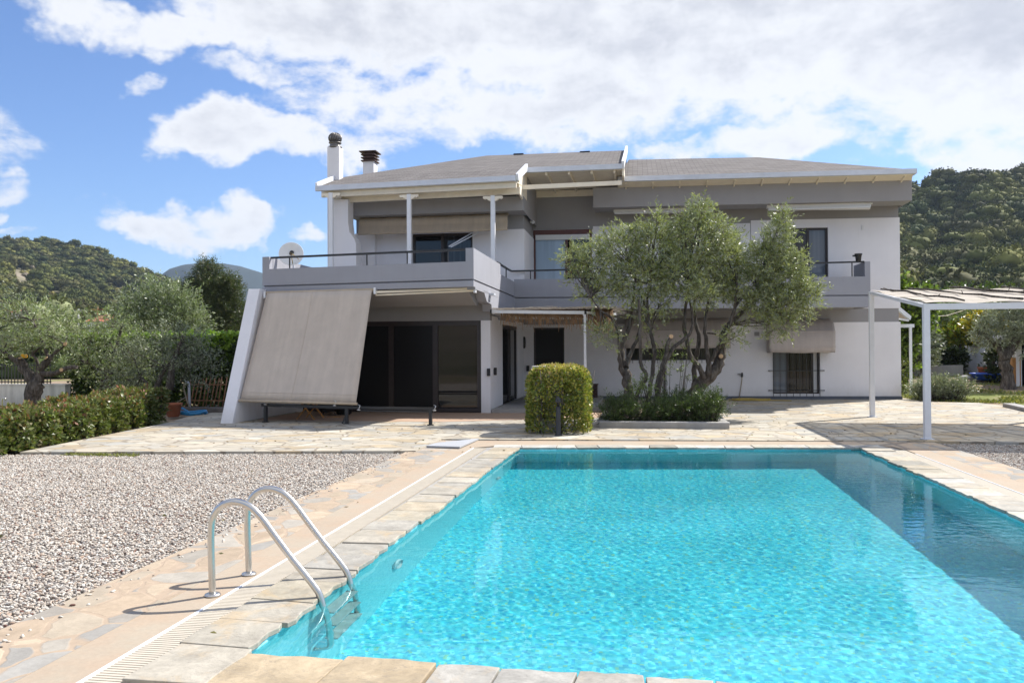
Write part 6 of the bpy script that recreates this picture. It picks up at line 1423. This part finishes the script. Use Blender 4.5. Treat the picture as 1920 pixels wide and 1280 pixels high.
rt('shrub', 'wide dark shrub mass below the pine hill behind the garden wall', 'shrub', 'shrubs of the back garden', (1775, 676), [[(1775,690,.2),(1775,640,.12)]], [(1760,585,55,22,420,6), (1830,590,60,22,420,8), (1900,588,60,22,420,8), (1700,595,40,20,200,6), (1790,565,60,14,260,10), (1890,565,70,14,260,10)], [(.04,.065,.018),(.06,.09,.025),(.085,.12,.03),(.12,.14,.03)], 69, .34, .16, 'leaf', .9)
rt('agave', 'pale cut trunk of an old shrub beside the lean-to shade posts', 'shrub', 'shrubs of the back garden', (1668, 735), [[(1664,740,.16),(1668,720,.2),(1672,700,.18),(1676,690,.14)]], [(1668,745,16,12,60), (1690,740,20,8,70), (1675,690,14,14,50)], [(.16,.18,.05),(.22,.22,.07),(.09,.12,.03)], 70, .12, .05, 'leaf', .3)
def grass():
    F = Fol(71); r = F.r; P = []
    for n, x0, x1, y0, y1 in ((9000, 8.8, 20, 28.3, 33), (5000, 8.8, 14, 27.6, 30), (1500, 12, 24, 34, 44)):
        x = r.uniform(x0, x1, n); y = r.uniform(y0, y1, n); m = (np.sin(x*.9+1)*np.sin(y*1.1)+.5*np.sin(x*2.3+y*1.7)) > -.15; x, y = x[m], y[m]
        P.append(np.stack([x, y, np.array([gz(a, b) for a, b in zip(x, y)])-.05], axis=1))
    P = np.concatenate(P); D = r.normal(size=P.shape)*.6; D[:, 2] = .7
    F.leaves(P, D, .13, .035, [(.14,.16,.035), (.20,.22,.05), (.26,.25,.06), (.10,.13,.03), (.30,.27,.10)]); o = F.build('weeds', 'leaf'); tag(o, 'patchy weeds and grass on the earth right of the house', 'weeds', None, 'stuff')
    F = Fol(72); n = 500; P = np.stack([F.r.uniform(-9.5, -8.2, n), F.r.uniform(12.48, 12.62, n), np.full(n, -.03)], axis=1); D = F.r.normal(size=P.shape)*.7; D[:, 2] = .6; F.leaves(P, D, .08, .02, [(.17,.19,.04), (.25,.25,.08)]); tag(F.build('weeds', 'leaf'), 'thin tuft of weeds at the terrace edge by the gravel', 'weeds', None, 'stuff')
grass()
# ------------------------------------------------------------------ hills
class Hill:
    """a ridge seen along a skyline of photo pixels; r0 foot distance, r1 crest distance"""
    def __init__(s, sky, r0, r1, foot_py, bump, seed, step=6):
        s.sky, s.r0, s.r1, s.foot, s.bump = sky, r0, r1, foot_py, bump; r = np.random.default_rng(seed); s.ph = r.uniform(0, 6.28, 24); s.step = step
    def top(s, px): return np.interp(px, [p[0] for p in s.sky], [p[1] for p in s.sky])
    def pt(s, px, t):
        """t 0 foot .. 1 crest .. 1.4 beyond"""
        tt = min(t, 1.); d = s.r0+(s.r1-s.r0)*t; py = s.foot+(s.top(px)-s.foot)*(tt**1.05)
        w = math.sin(px*.021+s.ph[0]+t*2.2)*.55+math.sin(px*.047+s.ph[1]-t*3.1)*.3+math.sin(px*.013+t*6+s.ph[2])*.4
        d *= 1+s.bump*w*math.sin(PI*min(tt, 1))
        P = at(px, py, d)
        if t > 1: P.z -= (t-1)*(s.r1-s.r0)*.5
        return P
    def mesh(s, name, matn, label, nt=40):
        pxs = list(range(int(s.sky[0][0]), int(s.sky[-1][0])+1, s.step)); ts = [i/nt*1.3 for i in range(nt+1)]
        V = [s.pt(p, t) for t in ts for p in pxs]; n = len(pxs); F = [(j*n+i, j*n+i+1, (j+1)*n+i+1, (j+1)*n+i) for j in range(nt) for i in range(n-1)]
        mb = MB(); mb.mesh(V, F, True); return struct(mb.build(name, matn), label, 'hill')
HL = Hill([(-420,520),(-200,480),(-60,468),(0,464),(30,459),(90,463),(150,469),(180,482),(210,494),(240,506),(270,519),(300,532),(340,551),(400,577),(460,602),(560,640)], 150, 560, 648, .13, 1)
HR = Hill([(1500,490),(1580,430),(1640,398),(1680,380),(1700,372),(1740,365),(1800,356),(1850,351),(1900,347),(1960,345),(2060,347),(2200,366),(2400,415)], 150, 380, 640, .10, 2)
HM = Hill([(180,640),(240,560),(290,522),(318,502),(345,494),(375,491.5),(420,492),(450,497),(490,509),(540,530),(620,560),(720,600),(800,640)], 1300, 2000, 652, .06, 3)
HL.mesh('hill', 'hill_soil', 'scrubby hill with scattered pines at the left'); HR.mesh('hill', 'hill_soil', 'steep pine-covered hill at the right'); HM.mesh('mountain', 'shadowed_scrub', 'far bluish mountain behind the left hill')
def woods():
    r = np.random.default_rng(77)
    hid = bpy.data.collections.new('tree_kinds')
    def proto(kind, seed):
        F = Fol(seed); q = F.r; n = 9 if kind == 'pine' else 6; lumps = []
        g = [(1,1,1), (.9,.9,.9), (1.12,1.12,1.08), (.82,.82,.84)]
        for k in range(n):
            a = 2*PI*k/n+q.normal()*.3; rr = abs(q.normal())*.1+(.22 if k else 0)
            if kind == 'pine': c = (math.cos(a)*rr, math.sin(a)*rr, .60+q.normal()*.13+(.16 if k == 0 else 0)); rad = (.21, .21, .15)
            else: c = (math.cos(a)*rr, math.sin(a)*rr, .27+q.normal()*.07); rad = (.24, .24, .19)
            F.blob(c, rad, 26, 4, .075, .05, g, .09, .8, .8); lumps.append((c, rad))
        V = np.concatenate(F.V).reshape(-1, 3); C = np.concatenate(F.C); fq = [np.arange(len(V)).reshape(-1, 4)]
        # the leafy mass itself: lumpy closed shells under the sprays
        for c, rad in lumps:
            nu, nv = 14, 9; th, ph = np.meshgrid(np.linspace(.12, PI-.25, nv), np.linspace(0, 2*PI, nu, endpoint=False), indexing='ij')
            k = 1+.10*np.sin(3*ph+q.uniform(0, 6))*np.sin(4*th+q.uniform(0, 6))+q.normal(size=th.shape)*.07
            S = np.stack([c[0]+rad[0]*k*np.sin(th)*np.cos(ph), c[1]+rad[1]*k*np.sin(th)*np.sin(ph), c[2]+rad[2]*k*np.cos(th)], axis=-1).reshape(-1, 3)
            ij = np.arange(nu*nv).reshape(nv, nu); jn = np.roll(ij, -1, axis=1); fs = np.stack([ij[:-1], ij[1:], jn[1:], jn[:-1]], axis=-1).reshape(-1, 4)
            fq.append(fs+len(V)); V = np.concatenate([V, S]); C = np.concatenate([C, np.full((len(fs), 3), .92)*q.uniform(.88, 1.1, (len(fs), 1))])
        fq = np.concatenate(fq)
        if kind == 'pine':
            mb = MB(); mb.tube([(0,0,-.1), (.01,0,.3), (0,.01,.62)], [.035, .028, .012], 5, False); tv = np.array(mb.v); tf = np.array(mb.f)
            C = np.concatenate([C, np.full((len(tf), 3), .9)]); fq = np.concatenate([fq, tf+len(V)]); V = np.concatenate([V, tv])
        o = npmesh('tree_kind_'+kind, V, fq.astype(np.int32), 'leaf_far', C); COL.objects.unlink(o); hid.objects.link(o); return o
    for i in range(5): proto('pine', 100+i)
    for i in range(4): proto('shrub', 200+i)
    order = sorted(o.name for o in hid.objects); kinds = {'pine': [i for i, n in enumerate(order) if 'pine' in n], 'shrub': [i for i, n in enumerate(order) if 'shrub' in n]}
    def plant(name, label, items):
        """items: (point, kind, scale xyz, turn, tint)"""
        me = bpy.data.meshes.new(name); n = len(items); me.vertices.add(n); me.vertices.foreach_set('co', np.array([i[0] for i in items], dtype=np.float32).ravel())
        for an, ty, col in (('pick', 'INT', [int(r.choice(kinds[i[1]])) for i in items]), ('turn', 'FLOAT', [i[3] for i in items])): me.attributes.new(an, ty, 'POINT').data.foreach_set('value', col)
        me.attributes.new('size', 'FLOAT_VECTOR', 'POINT').data.foreach_set('vector', np.array([i[2] for i in items], dtype=np.float32).ravel())
        me.attributes.new('tint', 'FLOAT_COLOR', 'POINT').data.foreach_set('color', np.array([(*i[4], 1) for i in items], dtype=np.float32).ravel())
        me.materials.append(M['leaf_far']); o = bpy.data.objects.new(name, me); COL.objects.link(o); tag(o, label, 'woods', None, 'stuff')
        ng = bpy.data.node_groups.new(name, 'GeometryNodeTree'); ng.interface.new_socket('Geometry', in_out='INPUT', socket_type='NodeSocketGeometry'); ng.interface.new_socket('Geometry', in_out='OUTPUT', socket_type='NodeSocketGeometry')
        N, l = ng.nodes, ng.links; gi, go = N.new('NodeGroupInput'), N.new('NodeGroupOutput'); ip = N.new('GeometryNodeInstanceOnPoints'); ci = N.new('GeometryNodeCollectionInfo'); ci.inputs['Collection'].default_value = hid; ci.inputs['Separate Children'].default_value = True; ci.inputs['Reset Children'].default_value = True
        ip.inputs['Pick Instance'].default_value = True
        def attr(nm, ty): a = N.new('GeometryNodeInputNamedAttribute'); a.data_type = ty; a.inputs['Name'].default_value = nm; return a.outputs[0]
        cx = N.new('ShaderNodeCombineXYZ'); l.new(attr('turn', 'FLOAT'), cx.inputs['Z'])
        l.new(gi.outputs[0], ip.inputs['Points']); l.new(ci.outputs[0], ip.inputs['Instance']); l.new(attr('pick', 'INT'), ip.inputs['Instance Index']); l.new(cx.outputs[0], ip.inputs['Rotation']); l.new(attr('size', 'FLOAT_VECTOR'), ip.inputs['Scale']); l.new(ip.outputs[0], go.inputs[0])
        md = o.modifiers.new('trees', 'NODES'); md.node_group = ng
    PP = [(.085,.098,.032), (.12,.13,.038), (.062,.078,.028), (.165,.165,.048), (.11,.108,.045)]
    SS = [(.21,.19,.075), (.26,.225,.10), (.16,.16,.06), (.24,.20,.145), (.30,.265,.085), (.21,.18,.135)]
    def one(P, kind, s, pal):
        c = np.array(pal[r.integers(0, len(pal))])*r.uniform(.6, 1.4); q = r.uniform(.8, 1.3)
        return ((P[0], P[1], P[2]-.06*s), kind, (s*q, s*q, s*r.uniform(.85, 1.2)), r.uniform(0, 6.28), tuple(c))
    it = []
    for k in range(5200):
        px = r.uniform(-140, 470); t = r.random(); crest = t > .70+.06*math.sin(px*.03)
        gully = math.sin(px*.035+t*5.)+.6*math.sin(px*.08-t*7)
        if r.random() > (.85 if crest else .45+.25*gully): continue
        P = HL.pt(px, t); pine = r.random() < (.8 if crest else .33+.15*gully)
        it.append(one(P, 'pine' if pine else 'shrub', (r.uniform(5.2, 8.0) if pine else r.uniform(2.6, 5.5)), PP+[(.15,.16,.05)]*(not crest) if pine else SS))
    plant('hillside_scrub', 'pines and scrub scattered over the tan hill behind the olives', it); it = []
    for k in range(2300):
        px = r.uniform(1560, 2060); t = r.random()**.9; P = HR.pt(px, t)
        pine = r.random() < .88; it.append(one(P, 'pine' if pine else 'shrub', float(np.clip(r.lognormal(1.86, .30), 3.2, 11))*(1 if pine else .6), PP if pine else SS[:4]))
    plant('pine_wood', 'dense pine wood covering the steep hill beside the house', it); it = []
    for k in range(900):
        left = r.random() < .6; px = r.uniform(-100, 470) if left else r.uniform(1640, 2000); Y_ = r.uniform(50, 150) if left else r.uniform(90, 165); P = at(px, 655, Y_)
        if (140 < px < 232 and Y_ < 134) or (px < 50 and Y_ < 124): continue
        it.append(one((P.x, P.y, -.2 if left else 1.2), 'pine' if r.random() < .4 else 'shrub', r.uniform(3.0, 5.5), [(.11,.145,.05), (.15,.185,.07), (.18,.22,.05), (.09,.115,.04), (.19,.21,.11)]))
    plant('distant_trees', 'mass of distant trees and bushes between garden and hills', it)
woods()
# ------------------------------------------------------------------ air
def haze():
    m = bpy.data.materials.new('haze_air'); m.use_nodes = True; m.node_tree.nodes.clear(); N = NT(m.node_tree); o = N.new('ShaderNodeOutputMaterial')
    v = N.new('ShaderNodeVolumePrincipled'); v.inputs['Color'].default_value = (.62, .78, 1., 1); v.inputs['Density'].default_value = .00012; v.inputs['Anisotropy'].default_value = .25
    N.l.new(v.outputs[0], o.inputs['Volume']); M['haze_air'] = m
    mb = MB(); mb.box((-2750, -2750, -6.5), (2750, 2750, 290)); ob = mb.build('haze', 'haze_air'); tag(ob, 'thin bluish air that fades the far mountain', 'haze', None, 'stuff')
    cy.volume_bounces = 0
haze()
